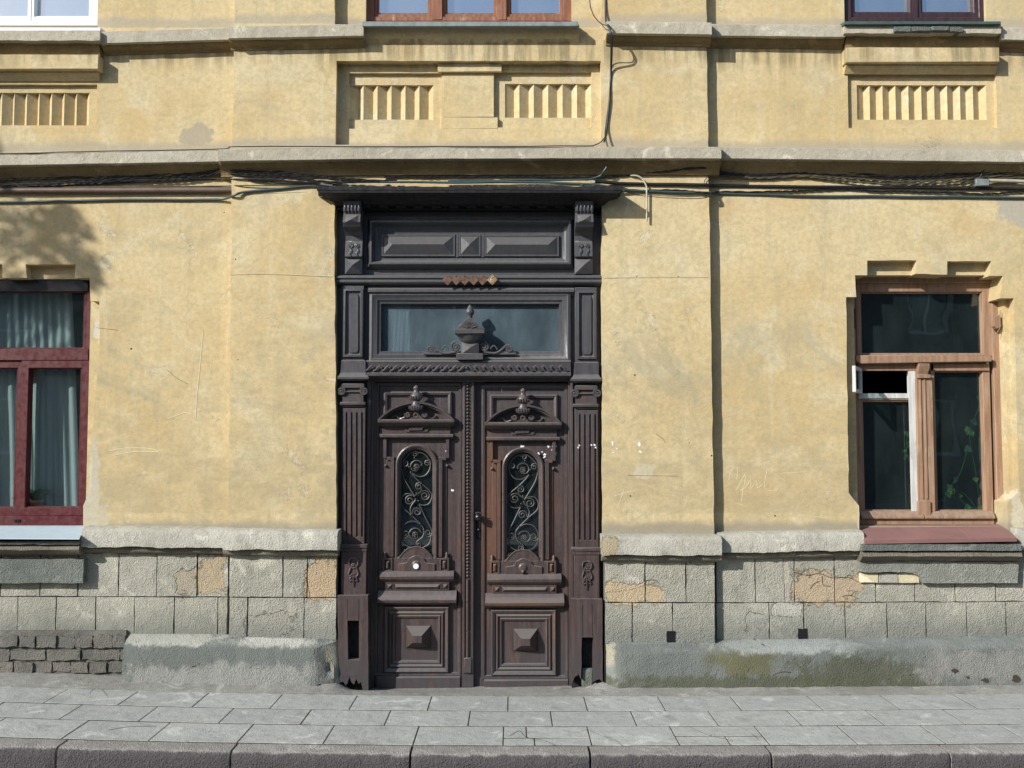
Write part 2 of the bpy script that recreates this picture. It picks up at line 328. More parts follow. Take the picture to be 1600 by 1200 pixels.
# ------------------------------------------------------------------ mesh helper
class MB:
    def __init__(s): s.v = []; s.f = []
    def add(s, vs, fs):
        o = len(s.v); s.v += [tuple(p) for p in vs]; s.f += [tuple(i + o for i in f) for f in fs]; return s
    def slab(s, loop, yf, yb, holes=()):
        """outline in (X,Z), front face at yf, sides back to yb"""
        loops = [list(loop)] + [list(h) for h in holes]
        flat = [p for l in loops for p in l]
        tris = tessellate_polygon([[Vector((p[0], p[1], 0)) for p in l] for l in loops])
        n = len(flat)
        vs = [(p[0], yf, p[1]) for p in flat] + [(p[0], yb, p[1]) for p in flat]
        fs = [tuple(t) for t in tris] + [tuple(i + n for i in t) for t in tris]
        o = 0
        for l in loops:
            k = len(l)
            for i in range(k):
                a, b = o + i, o + (i + 1) % k; fs.append((a, b, b + n, a + n))
            o += k
        return s.add(vs, fs)
    def boxm(s, x0, x1, y0, y1, z0, z1):
        vs = [(x, y, z) for x in (x0, x1) for y in (y0, y1) for z in (z0, z1)]
        return s.add(vs, [(0, 1, 3, 2), (4, 6, 7, 5), (0, 4, 5, 1), (2, 3, 7, 6), (0, 2, 6, 4), (1, 5, 7, 3)])
    def box(s, px0, py0, px1, py1, yf, yb):
        x0, x1, z1, z0 = rect(px0, py0, px1, py1, yf); return s.boxm(x0, x1, yf, yb, z0, z1)
    def loft(s, loops, closed=True, cap0=False, cap1=False):
        k = len(loops[0]); vs = [p for l in loops for p in l]; fs = []
        for j in range(len(loops) - 1):
            for i in range(k if closed else k - 1):
                a, b = j * k + i, j * k + (i + 1) % k; fs.append((a, b, b + k, a + k))
        if cap0: fs.append(tuple(range(k)))
        if cap1: fs.append(tuple((len(loops) - 1) * k + i for i in range(k)))
        return s.add(vs, fs)
    def frame(s, r, prof, cap=True):
        """mitred rectangular mouldings: r = (px0,py0,px1,py1) at prof[0]'s Y, prof = [(inset in px, Y)...]"""
        x0, x1, z1, z0 = rect(*r, prof[0][1]); L = []
        for ins, Y in prof:
            i = ins / 239.; L.append([(x0 + i, Y, z0 + i), (x1 - i, Y, z0 + i), (x1 - i, Y, z1 - i), (x0 + i, Y, z1 - i)])
        return s.loft(L, cap1=cap)
    def tube(s, pts, r, n=6, r2=None):
        pts = [Vector(p) for p in pts]; L = []
        up = Vector((0, 1, 0.01)).normalized()
        for i, p in enumerate(pts):
            d = (pts[min(i + 1, len(pts) - 1)] - pts[max(i - 1, 0)])
            d = d.normalized() if d.length > 1e-9 else Vector((1, 0, 0))
            a = d.cross(up)
            if a.length < .05: a = d.cross(Vector((1, 0, 0)))
            a.normalize(); b = d.cross(a).normalized()
            rr = r if r2 is None else r + (r2 - r) * i / (len(pts) - 1)
            L.append([p + (a * math.cos(2 * math.pi * k / n) + b * math.sin(2 * math.pi * k / n)) * rr for k in range(n)])
        return s.loft(L, cap0=True, cap1=True)
    def lathe(s, cx, cy, prof, n=14, sq=1.0):
        """vertical axis; prof = [(z, r)...], sq flattens in Y"""
        L = [[(cx + r * math.cos(2 * math.pi * k / n), cy + sq * r * math.sin(2 * math.pi * k / n), z) for k in range(n)] for z, r in prof]
        return s.loft(L, cap0=True, cap1=True)
    def dome(s, cx, cz, Y, r, h, n=12):
        L = []
        for a in (0, 30, 55, 75, 89):
            q = r * math.cos(R(a)); L.append([(cx + q * math.cos(2 * math.pi * k / n), Y - h * math.sin(R(a)), cz + q * math.sin(2 * math.pi * k / n)) for k in range(n)])
        return s.loft(L, cap1=True)
    def yz(s, x0, x1, poly):
        """outline in (Y,Z) extruded along X"""
        return s.loft([[(x0, p[0], p[1]) for p in poly], [(x1, p[0], p[1]) for p in poly]], cap0=True, cap1=True)
    def build(s, name, mat, parent=None, smooth=40, bevel=0.0, seg=1):
        me = bpy.data.meshes.new(name); me.from_pydata(s.v, [], s.f)
        bm = bmesh.new(); bm.from_mesh(me)
        bmesh.ops.remove_doubles(bm, verts=bm.verts, dist=1e-5)
        bmesh.ops.recalc_face_normals(bm, faces=bm.faces); bm.to_mesh(me); bm.free()
        me.materials.append(mat)
        if smooth:
            me.polygons.foreach_set('use_smooth', [True] * len(me.polygons)); me.set_sharp_from_angle(angle=R(smooth))
        o = bpy.data.objects.new(name, me); COL.objects.link(o)
        if parent is not None: o.parent = parent
        if bevel:
            b = o.modifiers.new('edge', 'BEVEL'); b.width = bevel; b.segments = seg; b.limit_method = 'ANGLE'; b.angle_limit = R(40)
        return o

def rect(px0, py0, px1, py1, Y):
    x0 = (XP(px0, py0, Y) + XP(px0, py1, Y)) / 2; x1 = (XP(px1, py0, Y) + XP(px1, py1, Y)) / 2
    return x0, x1, ZP(py0, Y), ZP(py1, Y)
def loopxz(pts, Y): return [(XP(x, y, Y), ZP(y, Y)) for x, y in pts]
def rloop(px0, py0, px1, py1, Y):
    x0, x1, z1, z0 = rect(px0, py0, px1, py1, Y); return [(x0, z0), (x1, z0), (x1, z1), (x0, z1)]
def rough(loop, amp=.0025, step=.04, seed=0, chips=0):
    out = []; k = len(loop)
    for i in range(k):
        a = Vector(loop[i]); b = Vector(loop[(i + 1) % k]); d = (b - a); L = d.length
        if L < 1e-6: continue
        n = max(1, int(L / step)); nn = Vector((-d.y, d.x)) / L
        for j in range(n):
            p = a + d * (j / n)
            if j:
                q = mnoise.noise(Vector((p.x * 9, seed, p.y * 9))) * amp * 1.4 + mnoise.noise(Vector((p.x * 31, seed + 9, p.y * 31))) * amp
                p = p + nn * q
            out.append((p.x, p.y))
    return out
def smoothpts(pts, per=6):
    pts = [Vector(p) for p in pts]; out = []
    for i in range(len(pts) - 1):
        p0 = pts[max(i - 1, 0)]; p1 = pts[i]; p2 = pts[i + 1]; p3 = pts[min(i + 2, len(pts) - 1)]
        for j in range(per):
            t = j / per
            out.append(.5 * ((2 * p1) + (p2 - p0) * t + (2 * p0 - 5 * p1 + 4 * p2 - p3) * t * t + (3 * p1 - p0 - 3 * p2 + p3) * t ** 3))
    out.append(pts[-1]); return out
def empty(name, loc=(0, 0, 0), parent=None):
    o = bpy.data.objects.new(name, None); COL.objects.link(o); o.location = loc
    if parent is not None: o.parent = parent
    return o
def tag(o, label=None, cat=None, group=None, kind=None):
    for k, v in (('label', label), ('category', cat), ('group', group), ('kind', kind)):
        if v: o[k] = v
    return o
def dup_tree(o, parent, off):
    c = o.copy(); COL.objects.link(c); c.parent = parent; c.location = o.location + Vector(off)
    for ch in list(o.children):
        d = ch.copy(); COL.objects.link(d); d.parent = c
    return c
def spiral(cx, cz, Y, r, turns, a0=0., sgn=1, rmin=.15, n=None):
    n = n or int(14 * turns); out = []
    for i in range(n + 1):
        t = i / n; a = a0 + sgn * t * turns * 2 * math.pi; q = r * (1 - t * (1 - rmin))
        out.append((cx + q * math.cos(a), Y, cz + q * math.sin(a)))
    return out

# ================================================================== GROUND
def gz(x):                        # the pavement rises gently to the left
    return .068 * ((.2 - x) / 3.55) ** 2 if x < .2 else .02 * ((x - .2) / 3.2) ** 2
g = MB(); g.boxm(-150, 150, -150, 40, -1.2, -.16); g = g.build('ground', M['earth'], smooth=0); tag(g, kind='structure')
def strip(y0, y1, zoff, x0=-14, x1=14, n=56, depth=.1):
    m = MB(); L = []
    for i in range(n + 1):
        x = x0 + (x1 - x0) * i / n; z = gz(max(-5, min(5, x))) + zoff
        L.append([(x, y0, z), (x, y1, z), (x, y1, z - depth), (x, y0, z - depth)])
    return m.loft(L, cap0=True, cap1=True)
YK0 = G(800, 1180)[1]; YK1 = G(800, 1166)[1]; YR3 = YK1 + .01
YR2 = G(800, 1135)[1]; YR1 = G(800, 1111)[1]; YR0 = G(800, 1088)[1]
road = strip(-8.2, YK0 + .02, -.125, -40, 40, 80, .2).build('road', M['asphalt'], smooth=0); tag(road, kind='structure')
pave = strip(YK1 - .01, YR0 + .03, -.002, depth=.12).build('pavement', M['dirt'], smooth=0); tag(pave, kind='structure')
far = strip(-30, -8.2, 0, -40, 40, 60, .2).build('far_pavement', M['slabs'], smooth=0); tag(far, kind='structure')

def paver(x0, x1, y0, y1, dx0=0, dx1=0, name='paving_slab'):
    gp = .0035; nx = 3; zt = random.uniform(-.0002, .001); ti = random.uniform(-.001, .001)
    m = MB(); x0 += gp; x1 -= gp; y0 += .009; y1 -= .009
    L = []
    for i in range(nx + 1):
        x = x0 + (x1 - x0) * i / nx; z = gz(x) + zt + ti * (i / nx - .5)
        e0 = random.uniform(-.0025, .0025); e1 = random.uniform(-.0025, .0025)
        L.append([(x, y0 + e0, z), (x, y1 + e1, z + ti * .5), (x, y1 + e1, z - .03), (x, y0 + e0, z - .03)])
    m.loft(L, cap0=True, cap1=True)
    o = m.build(name, M['slabs'], pave, smooth=0, bevel=.001); return o
def rowjoints(known, ytop, pitch_px, lo=-120, hi=1720):
    k = sorted(known)
    while k[0] > lo: k.insert(0, k[0] - pitch_px)
    while k[-1] < hi: k.append(k[-1] + pitch_px)
    return [G(p, ytop)[0] for p in k]
rows = [([107, 217, 327, 442, 559, 675, 794, 912, 1027, 1140, 1260, 1374, 1489], 1088, 116, YR1, YR0),
        ([130, 247, 366, 487, 611, 735, 860, 985, 1106, 1229, 1351, 1472, 1590], 1111, 122, YR2, YR1),
        ([10, 140, 267, 397, 523, 655, 787, 917, 1046, 1178, 1307, 1436, 1560], 1135, 129, YR3, YR2)]
for ri, (js, yt, pt, ya, yb) in enumerate(rows):
    X = rowjoints(js, yt, pt)
    for a, b in zip(X[:-1], X[1:]):
        if ri == 2 and abs(a - G(787, 1135)[0]) < .02:      # the broken slab by the door: cracked into pieces
            ym = G(800, 1153)[1]; xm = a + (b - a) * .27
            paver(a, xm, ym, yb); paver(xm, b, ym, yb); paver(a, xm + .04, ya, ym); paver(xm + .04, b, ya, ym)
        elif ri == 2 and abs(a - G(1046, 1135)[0]) < .02:
            paver(a, b, ya + .16, yb); paver(a, b - .2, ya, ya + .16); paver(b - .2, b, ya, ya + .16)
        else: paver(a, b, ya, yb)
# cracks across slabs (thin grooves filled with dirt)
def crack(parent, pts, onground=True, Y=0, r=.0015, mat='crack', name='crack', lift=.0):
    m = MB(); q = []
    for i, (x, y) in enumerate(pts):
        if onground:
            gx, gy = G(x, y); q.append((gx, gy, gz(gx) + .0005))
        else: q.append((XP(x, y, Y), Y, ZP(y, Y)))
    q = smoothpts(q, 3)
    return m.tube(q, r, 4).build(name, M[mat], parent)
for pts in ([(918, 1140), (940, 1150), (960, 1156), (975, 1168)], [(797, 1150), (812, 1142), (822, 1152), (850, 1157), (868, 1165)],
            [(170, 1150), (200, 1144), (245, 1142)], [(140, 1095), (152, 1082), (168, 1098)], [(1080, 1138), (1110, 1150), (1145, 1158)], [(1185, 1156), (1176, 1149)],
            [(390, 1068), (430, 1083)], [(600, 1105), (660, 1104)]):
    crack(pave, pts)
# kerb stones
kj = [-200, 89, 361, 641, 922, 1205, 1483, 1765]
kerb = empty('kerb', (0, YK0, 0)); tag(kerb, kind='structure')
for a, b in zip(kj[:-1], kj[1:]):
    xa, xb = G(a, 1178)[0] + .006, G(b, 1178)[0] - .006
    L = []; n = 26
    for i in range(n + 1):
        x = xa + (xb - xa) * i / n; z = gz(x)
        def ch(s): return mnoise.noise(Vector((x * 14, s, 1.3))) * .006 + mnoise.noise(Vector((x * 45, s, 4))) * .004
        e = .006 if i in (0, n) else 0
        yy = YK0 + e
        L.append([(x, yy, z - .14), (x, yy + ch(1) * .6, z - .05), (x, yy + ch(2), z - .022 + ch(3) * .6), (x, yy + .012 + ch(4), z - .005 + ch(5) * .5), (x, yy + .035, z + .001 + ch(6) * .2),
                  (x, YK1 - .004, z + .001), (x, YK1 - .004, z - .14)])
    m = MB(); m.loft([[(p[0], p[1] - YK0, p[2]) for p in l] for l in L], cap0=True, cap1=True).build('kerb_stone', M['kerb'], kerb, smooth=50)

# ================================================================== BUILDING
BLD = empty('apartment_building', (0, 0, 0))
tag(BLD, 'weathered ochre plaster house with a carved dark wooden double door and grey stone plinth', 'building')
YC = -.065                                     # the projecting central bay
# openings (photo pixels)
rw_open = [(1342, 868), (1342, 790), (1326, 770), (1322, 464), (1338, 464), (1336, 430), (1355, 430), (1355, 407), (1432, 407), (1430, 428), (1480, 429), (1480, 408), (1549, 408), (1546, 431), (1567, 431), (1563, 466), (1584, 466), (1592, 768), (1574, 785), (1576, 868)]
lw_open = [(-90, 868), (-90, 435), (3, 435), (2, 413), (-30, 413), (-30, 412), (3, 412)]
lw_open = [(-90, 868), (-90, 434), (-60, 434), (-60, 412), (3, 413), (4, 434), (42, 434), (40, 413), (118, 413), (117, 434), (140, 434), (141, 470), (155, 471), (156, 560), (146, 640), (143, 760), (130, 790), (130, 868)]
TOP = -420
def wl(*r): return rloop(*r, 0)
bl = rough([*loopxz([(-400, 1090)], 0), *loopxz([(372, 1090)], 0), *loopxz([(372, TOP)], 0), *loopxz([(-400, TOP)], 0)], 0)
holesL = [rough(loopxz(lw_open, 0), .003, .05, 3), rloop(-60, -330, 157, 46, 0), rough(wl(-60, 132, 151, 200), .002, .05, 4)]
m = MB().slab(bl, 0, .30, holesL); m.build('wall', M['plaster'], BLD, smooth=0, bevel=.003)
br = loopxz([(1104, 1090), (1960, 1090), (1960, TOP), (1104, TOP)], 0)
holesR = [rough(loopxz(rw_open, 0), .003, .05, 5), rloop(1316, -330, 1536, 36, 0), rough(wl(1325, 114, 1557, 200), .002, .05, 6)]
m = MB().slab(br, 0, .30, holesR); m.build('wall', M['plaster'], BLD, smooth=0, bevel=.003)
# central bay: notch for the doorway, sunk panel, upper window zone
cb = loopxz([(356.5, 864), (362, 300), (366, 60), (367, TOP), (523, TOP), (523, 44), (940, 44), (941, TOP), (1102, TOP), (1104, 60), (1108, 310), (1116.5, 864), (943, 864), (942, 840), (941, 560), (940, 292), (522, 292), (524, 560), (526, 840), (527, 864)], YC)
cbh = [rough(rloop(525, 95, 939, 226, YC), .002, .05, 8)]
MB().slab(rough(cb, .0035, .045, 2), YC, .30, cbh).build('central_bay', M['plaster'], BLD, smooth=0, bevel=.003)
MB().slab(rloop(520, TOP, 945, 46, 0), 0, .30, [rloop(573, -330, 893, 36, 0)]).build('wall', M['plaster'], BLD, smooth=0)
# sunk panel with two fluted fields
pnl = MB().slab(rloop(523, 93, 941, 228, 0), 0.001, .30, [rough(rloop(545, 114, 690, 201, 0), .0015, .05), rough(rloop(772, 112, 924, 199, 0), .0015, .05)]).build('relief_panel', M['plaster'], BLD, smooth=0, bevel=.002)
MB().box(692, 98, 772, 183, -.004, .01).build('centre_block', M['plaster'], pnl, bevel=.003)
MB().box(684, 98, 784, 112, -.030, -.003).build('block_cap', M['plaster'], pnl, bevel=.003)
MB().box(689, 183, 778, 201, -.001, .03).build('block_step', M['plaster'], pnl, bevel=.003)
def fluted(parent, inner, fl, n, Yf=.028, dep=.042):
    """a second recess holding a row of saw-toothed flutes"""
    fx0, fy0, fx1, fy1 = fl
    MB().slab(rloop(inner[0] - 3, inner[1] - 3, inner[2] + 3, inner[3] + 3, Yf), Yf, .2, [rough(rloop(*fl, Yf), .001, .05)]).build('flute_surround', M['plaster'], parent, smooth=0, bevel=.0015)
    x0, x1, z1, z0 = rect(*fl, Yf); p = (x1 - x0) / n
    for i in range(n):
        a = x0 + i * p; j = random.uniform(-.002, .002)
        sh = p * .64 + j
        m = MB(); m.loft([[(a, Yf + .003, z), (a + sh, Yf + dep, z), (a + p, Yf + .003, z), (a + p, Yf + .1, z), (a, Yf + .1, z)] for z in (z0 - .003, z1 + .003)], cap0=True, cap1=True)
        m.build('flute', M['plaster'], parent, smooth=0)
fluted(pnl, (545, 114, 690, 201), (546, 133, 677, 187), 6)
fluted(pnl, (772, 112, 924, 199), (789, 131, 924, 184), 6)

# aprons under the outer upper windows
def apron(rx0, rx1, dy, right):
    a = MB().box(rx0 - 3, 74 + dy, rx1 + 5, 97 + dy, -.085, .0).build('window_apron', M['plaster'], BLD, bevel=.004)
    x0, x1, z1, z0 = rect(rx0 - 3, 50 + dy, rx1 + 6, 74 + dy, -.06)
    q = [(-.0, z0), (-.045, z0), (-.05, z0 + .02), (-.062, z0 + .05), (-.085, z0 + .085), (-.10, z1 + .02), (0, z1 + .02)]
    MB().yz(x0, x1, q).build('cove', M['cove'], a)
    MB().slab(rough(rloop(rx0 - 6, 37 + dy, rx1 + 7, 52 + dy, -.125), .003, .03, rx0), -.125, .0).build('cap', M['cornice'], a, bevel=.004)
    x0, x1, z1, z0 = rect(rx0 - 3, 97 + dy, rx1 + 3, 112 + dy, -.05)
    MB().yz(x0, x1, [(0, z0), (-.012, z0), (-.02, z0 + .012), (-.045, z0 + .04), (-.045, z1 + .01), (0, z1 + .01)]).build('bed_moulding', M['plaster'], a)
    return a
apr = apron(1325, 1557, 0, True)
fluted(apr, (1325, 114, 1557, 200), (1339, 133, 1541, 187), 10)
apl = apron(-90, 149, 11, False)
fluted(apl, (-60, 132, 151, 200), (-56, 145, 139, 196), 10)
# broken tiles sticking out under the right sill
for i, (a, b) in enumerate(((1398, 1424), (1425, 1455), (1456, 1484), (1485, 1506))):
    MB().slab(rough(rloop(a, 41 + i % 2, b - 1, 49 - (i % 3), -.15), .004, .02, i), -.15, -.05).build('tile', M['plate'], apr, bevel=.002)

def cornice(pts, Yf, prof, name, mat, parent=BLD, amp=.003, seed=0, step=.05, smooth=50):
    """run a moulding along photo points that lie on its top front edge; prof = [(Y, dz)...]"""
    top = [(XP(x, y, Yf), ZP(y, Yf)) for x, y in pts]; L = []
    for i in range(len(top) - 1):
        (xa, za), (xb, zb) = top[i], top[i + 1]; n = max(2, int((xb - xa) / step))
        for j in range(n + (1 if i == len(top) - 2 else 0)):
            t = j / n; x = xa + (xb - xa) * t; z = za + (zb - za) * t; ring = []
            for k, (Y, dz) in enumerate(prof):
                e = (mnoise.noise(Vector((x * 6, k * 3.7 + seed, 2))) + .7 * mnoise.noise(Vector((x * 22, k * 3.1 + seed, 7)))) * amp
                ring.append((x, Y + e if Y < Yf + .1 else Y, z + dz + e * .8))
            L.append(ring)
    return MB().loft(L, cap0=True, cap1=True).build(name, mat, parent, smooth=smooth)
# middle cornice: bays -0.12, central -0.185
def midc(pts, yb, seed):
    f = yb - .12
    c = cornice(pts, f, [(yb + .02, .035), (f + .012, .006), (f, 0), (f, -.072), (f + .03, -.074), (f + .03, -.078), (yb + .02, -.078)], 'cornice', M['cornice'], amp=.0035, seed=seed)
    cornice([(x, y + 17) for x, y in pts], f + .03, [(yb + .02, .02), (f + .032, .004), (f + .034, -.012), (f + .052, -.03), (f + .08, -.046), (f + .10, -.08), (f + .10, -.088), (yb + .02, -.092)], 'cove_moulding', M['cove'], c, amp=.002, seed=seed + 5)
midc([(-400, 246), (0, 241), (345, 235)], 0, 1)
midc([(341, 234), (560, 231), (860, 230), (1127, 230)], YC, 2)
midc([(1122, 230), (1600, 236), (1960, 242)], 0, 3)
def upc(pts, yb, seed):
    f = yb - .095
    c = cornice(pts, f, [(yb + .02, .03), (f + .012, .008), (f, 0), (f, -.075), (f + .025, -.077), (yb + .02, -.08)], 'cornice', M['cornice'], amp=.0035, seed=seed)
    cornice([(x, y + 18) for x, y in pts], f + .025, [(yb + .02, .01), (f + .027, .0), (f + .03, -.012), (f + .05, -.03), (f + .08, -.04), (f + .085, -.055), (yb + .02, -.058)], 'cove_moulding', M['cove'], c, amp=.002, seed=seed + 5)
upc([(158, 50), (362, 44)], 0, 11)
upc([(357, 42), (568, 38)], YC, 12)
upc([(948, 34), (1112, 36)], YC, 13)
upc([(1108, 38), (1320, 40)], 0, 14)
upc([(1564, 44), (1960, 52)], 0, 15)
# plain band below the middle upper window
cornice([(568, 40), (905, 38)], YC - .05, [(YC + .01, .004), (YC - .05, 0), (YC - .05, -.02), (YC - .03, -.06), (YC - .012, -.10), (YC + .01, -.11)], 'window_band', M['plaster'], amp=.0015, seed=21)

# small weathered marks, lines and chips on the wall
def scribble(pts, Y, r=.0022, mat='scratch', name='scratch'):
    return crack(BLD, pts, False, Y, r, mat, name)
def sc7(pts): return [(940 + x / 4, 600 + y / 4) for x, y in pts]
for pts, Y in (([(795, 600), (815, 530), (850, 525), (845, 600)], 0), ([(845, 660), (900, 560), (890, 640), (865, 670), (905, 640), (930, 600), (935, 655), (965, 600), (975, 650), (1000, 630)], 0),
               ([(1035, 530), (1020, 650), (1085, 665), (1105, 650)], 0), ([(885, 660), (875, 730)], 0), ([(845, 748), (885, 756)], 0), ([(1080, 560), (1150, 605)], 0), ([(1110, 560), (1290, 548)], 0),
               ([(1230, 820), (1330, 828), (1415, 838)], 0), ([(100, 770), (130, 690), (140, 660)], YC), ([(80, 700), (210, 665)], YC)):
    scribble(sc7(pts), Y, .0014)
for pts, Y in (([(318, 515), (312, 580), (308, 620), (306, 655)], 0), ([(170, 705), (200, 700), (240, 702), (250, 710)], 0), ([(175, 712), (210, 706), (248, 706)], 0), ([(262, 655), (290, 645), (300, 648)], 0),
               ([(364, 428), (420, 427), (470, 430), (520, 431)], YC), ([(948, 433), (1010, 432), (1080, 432), (1105, 433)], YC)):
    scribble(pts, Y, .0024 if Y == 0 else .0016)
scribble([(360, 430), (420, 429), (520, 433)], YC, .0012, 'crack', 'crack'); scribble([(944, 435), (1020, 434), (1108, 434)], YC, .0012, 'crack', 'crack')
for pts, Y in (([(980, 743), (1060, 744)], YC), ([(370, 305), (480, 300)], YC), ([(262, 578), (275, 590), (293, 600)], 0), ([(1025, 678), (1035, 685), (1040, 692)], YC), ([(150, 512), (185, 516)], 0)):
    scribble(pts, Y, .0012, 'crack', 'crack')
for (x, y, r) in ((992, 586, .006), (1077, 692, .004), (1211, 806, .006), (1112, 712, .006), (985, 775, .006), (205, 545, .007), (350, 332, .004), (368, 405, .005), (1060, 432, .005), (995, 432, .005), (372, 562, .004)):
    Y = YC if 360 < x < 1113 else 0
    MB().dome(XP(x, y, Y), ZP(y, Y), Y, r, .001, 7).build('chip', M['crack'], BLD)
# splashes of white paint
def splash(x, y, w_, h_, Y, i, parent=BLD):
    c = P3(x, y, Y); n = 13; lp = []
    for k in range(n):
        q = random.choice((.45, .7, .9, 1.1, 1.3)); lp.append((c.x + w_ / 478 * q * math.cos(k * 6.283 / n), c.z + h_ / 478 * q * math.sin(k * 6.283 / n)))
    MB().slab(lp, Y - .0012, Y + .003).build('paint_splash', M['flake'], parent, smooth=0)
for i, (x, y, w_, h_) in enumerate(((957, 693, 3, 6), (999, 694, 4, 8), (1000, 706, 5, 3), (958, 707, 3, 1.5), (964, 701, 2, 2))): splash(x, y, w_, h_, YC, i)

# ------------------------------------------------------------------ plinth
YB_, YCB = -.04, -.10
def ybase(px): return YCB if 357 < px < 1119 else YB_
MB().slab(rloop(-400, 850, 357.5, 1100, YB_ + .025), YB_ + .025, .0).build('plinth_core', M['mortar'], BLD, smooth=0)
MB().slab(rloop(358, 850, 526, 1100, YCB + .025), YCB + .025, .0).build('plinth_core', M['mortar'], BLD, smooth=0)
MB().slab(rloop(944, 850, 1118, 1100, YCB + .025), YCB + .025, .0).build('plinth_core', M['mortar'], BLD, smooth=0)
MB().slab(rloop(1117, 850, 1960, 1100, YB_ + .025), YB_ + .025, .0).build('plinth_core', M['mortar'], BLD, smooth=0)
PL = empty('plinth', (0, 0, 0), BLD)
def stoneblock(pxa, pxb, pya, pyb, Y, seed, cut=None):
    gp = .0035; x0, x1, z1, z0 = rect(pxa, pya, pxb, pyb, Y)
    lp = rough([(x0 + gp, z0 + gp), (x1 - gp, z0 + gp), (x1 - gp, z1 - gp), (x0 + gp, z1 - gp)], .0028, .035, seed)
    MB().slab(lp, Y + random.uniform(-.003, .003), Y + .03).build('stone_block', M['stone'], PL, smooth=0, bevel=.004)
def ylerp(px, a): # photo line given by points
    for (xa, ya), (xb, yb) in zip(a[:-1], a[1:]):
        if px <= xb: return ya + (yb - ya) * (px - xa) / (xb - xa)
    return a[-1][1]
mid = [(-400, 928), (0, 932), (350, 933), (526, 934), (940, 941), (1118, 942), (1600, 940), (1960, 938)]
bot = [(-400, 990), (0, 991), (350, 994), (526, 998), (940, 1004), (1118, 1003), (1600, 996), (1960, 994)]
topl = [(-400, 862), (0, 862), (350, 866), (526, 870), (940, 872), (1118, 872), (1600, 868), (1960, 864)]
A1 = [-400, -340, -280, -220, -160, -60, 1, 63, 122, 185, 245, 308, 356.5]; A2 = [358, 442, 480, 526]; A3 = [945, 1008, 1072, 1117.5]; A4 = [1119, 1180, 1241, 1304, 1368, 1429, 1492, 1555, 1617, 1680, 1740, 1800, 1900]
B1 = [-400, -310, -250, -190, -130, -35, 27, 87, 149, 210, 272, 340, 356.5]; B2 = [358, 387, 475, 526]; B3 = [945, 988, 1051, 1117.5]; B4 = [1119, 1202, 1256, 1321, 1386, 1447, 1511, 1572, 1635, 1700, 1800, 1900]
sd = 0
for J, (ta, tb) in ((A1, (topl, mid)), (A2, (topl, mid)), (A3, (topl, mid)), (A4, (topl, mid)), (B1, (mid, bot)), (B2, (mid, bot)), (B3, (mid, bot)), (B4, (mid, bot))):
    for a, b in zip(J[:-1], J[1:]):
        sd += 1; c = (a + b) / 2; Y = ybase(c)
        stoneblock(a, b, ylerp(c, ta), ylerp(c, tb) + (3 if tb is bot else 0), Y, sd * 1.7)
for (a, b, c, d) in ((1042, 986, 1055, 1004), (1247, 982, 1261, 998)):
    MB().slab(rough(rloop(a, b, c, d, ybase(a) - .006), .004, .02, a), ybase(a) - .0065, ybase(a) + .01).build('vent_hole', M['blackmetal'], PL, smooth=0)
# cracked edges round the places where the render came off
for pts in ([(945, 926), (975, 923), (990, 920), (1006, 915), (1008, 908), (1022, 906), (1030, 912)], [(1241, 894), (1262, 899), (1280, 896), (1300, 903), (1325, 902), (1342, 910)], [(1266, 920), (1272, 912), (1280, 908)], [(308, 868), (306, 890), (309, 930)], [(484, 870), (480, 900), (484, 932)],
            [(1285, 900), (1286, 914), (1298, 916)], [(1342, 936), (1330, 930), (1316, 932)]):
    Y = ybase(pts[0][0]); crack(PL, pts, False, Y - .0005, .0016, 'crack')
# cap and torus of the plinth
def pcap(pts, yb, seed, h=.105):
    f = yb - .085
    c = cornice(pts, f, [(yb + .10, .02), (f + .05, .018), (f + .012, .004), (f, -.010), (f, -h), (f + .04, -h - .004), (yb + .1, -h - .006)], 'plinth_cap', M['cap'], amp=.009, seed=seed, step=.03)
    cornice([(x, y + 26) for x, y in pts], yb - .05, [(yb + .05, .03), (yb - .02, .02), (yb - .045, .004), (yb - .052, -.012), (yb - .045, -.030), (yb - .02, -.044), (yb + .05, -.046)], 'torus_moulding', M['torus'], c, amp=.004, seed=seed + 3, step=.03)
pcap([(127, 828), (352, 830)], YB_, 31)
pcap([(348, 832), (527, 834)], YCB, 32)
pcap([(941, 841), (1128, 842)], YCB, 33)
pcap([(1124, 838), (1350, 834)], YB_, 34)
pcap([(1594, 832), (1960, 828)], YB_, 35)
pcap([(-400, 822), (-150, 824)], YB_, 36)
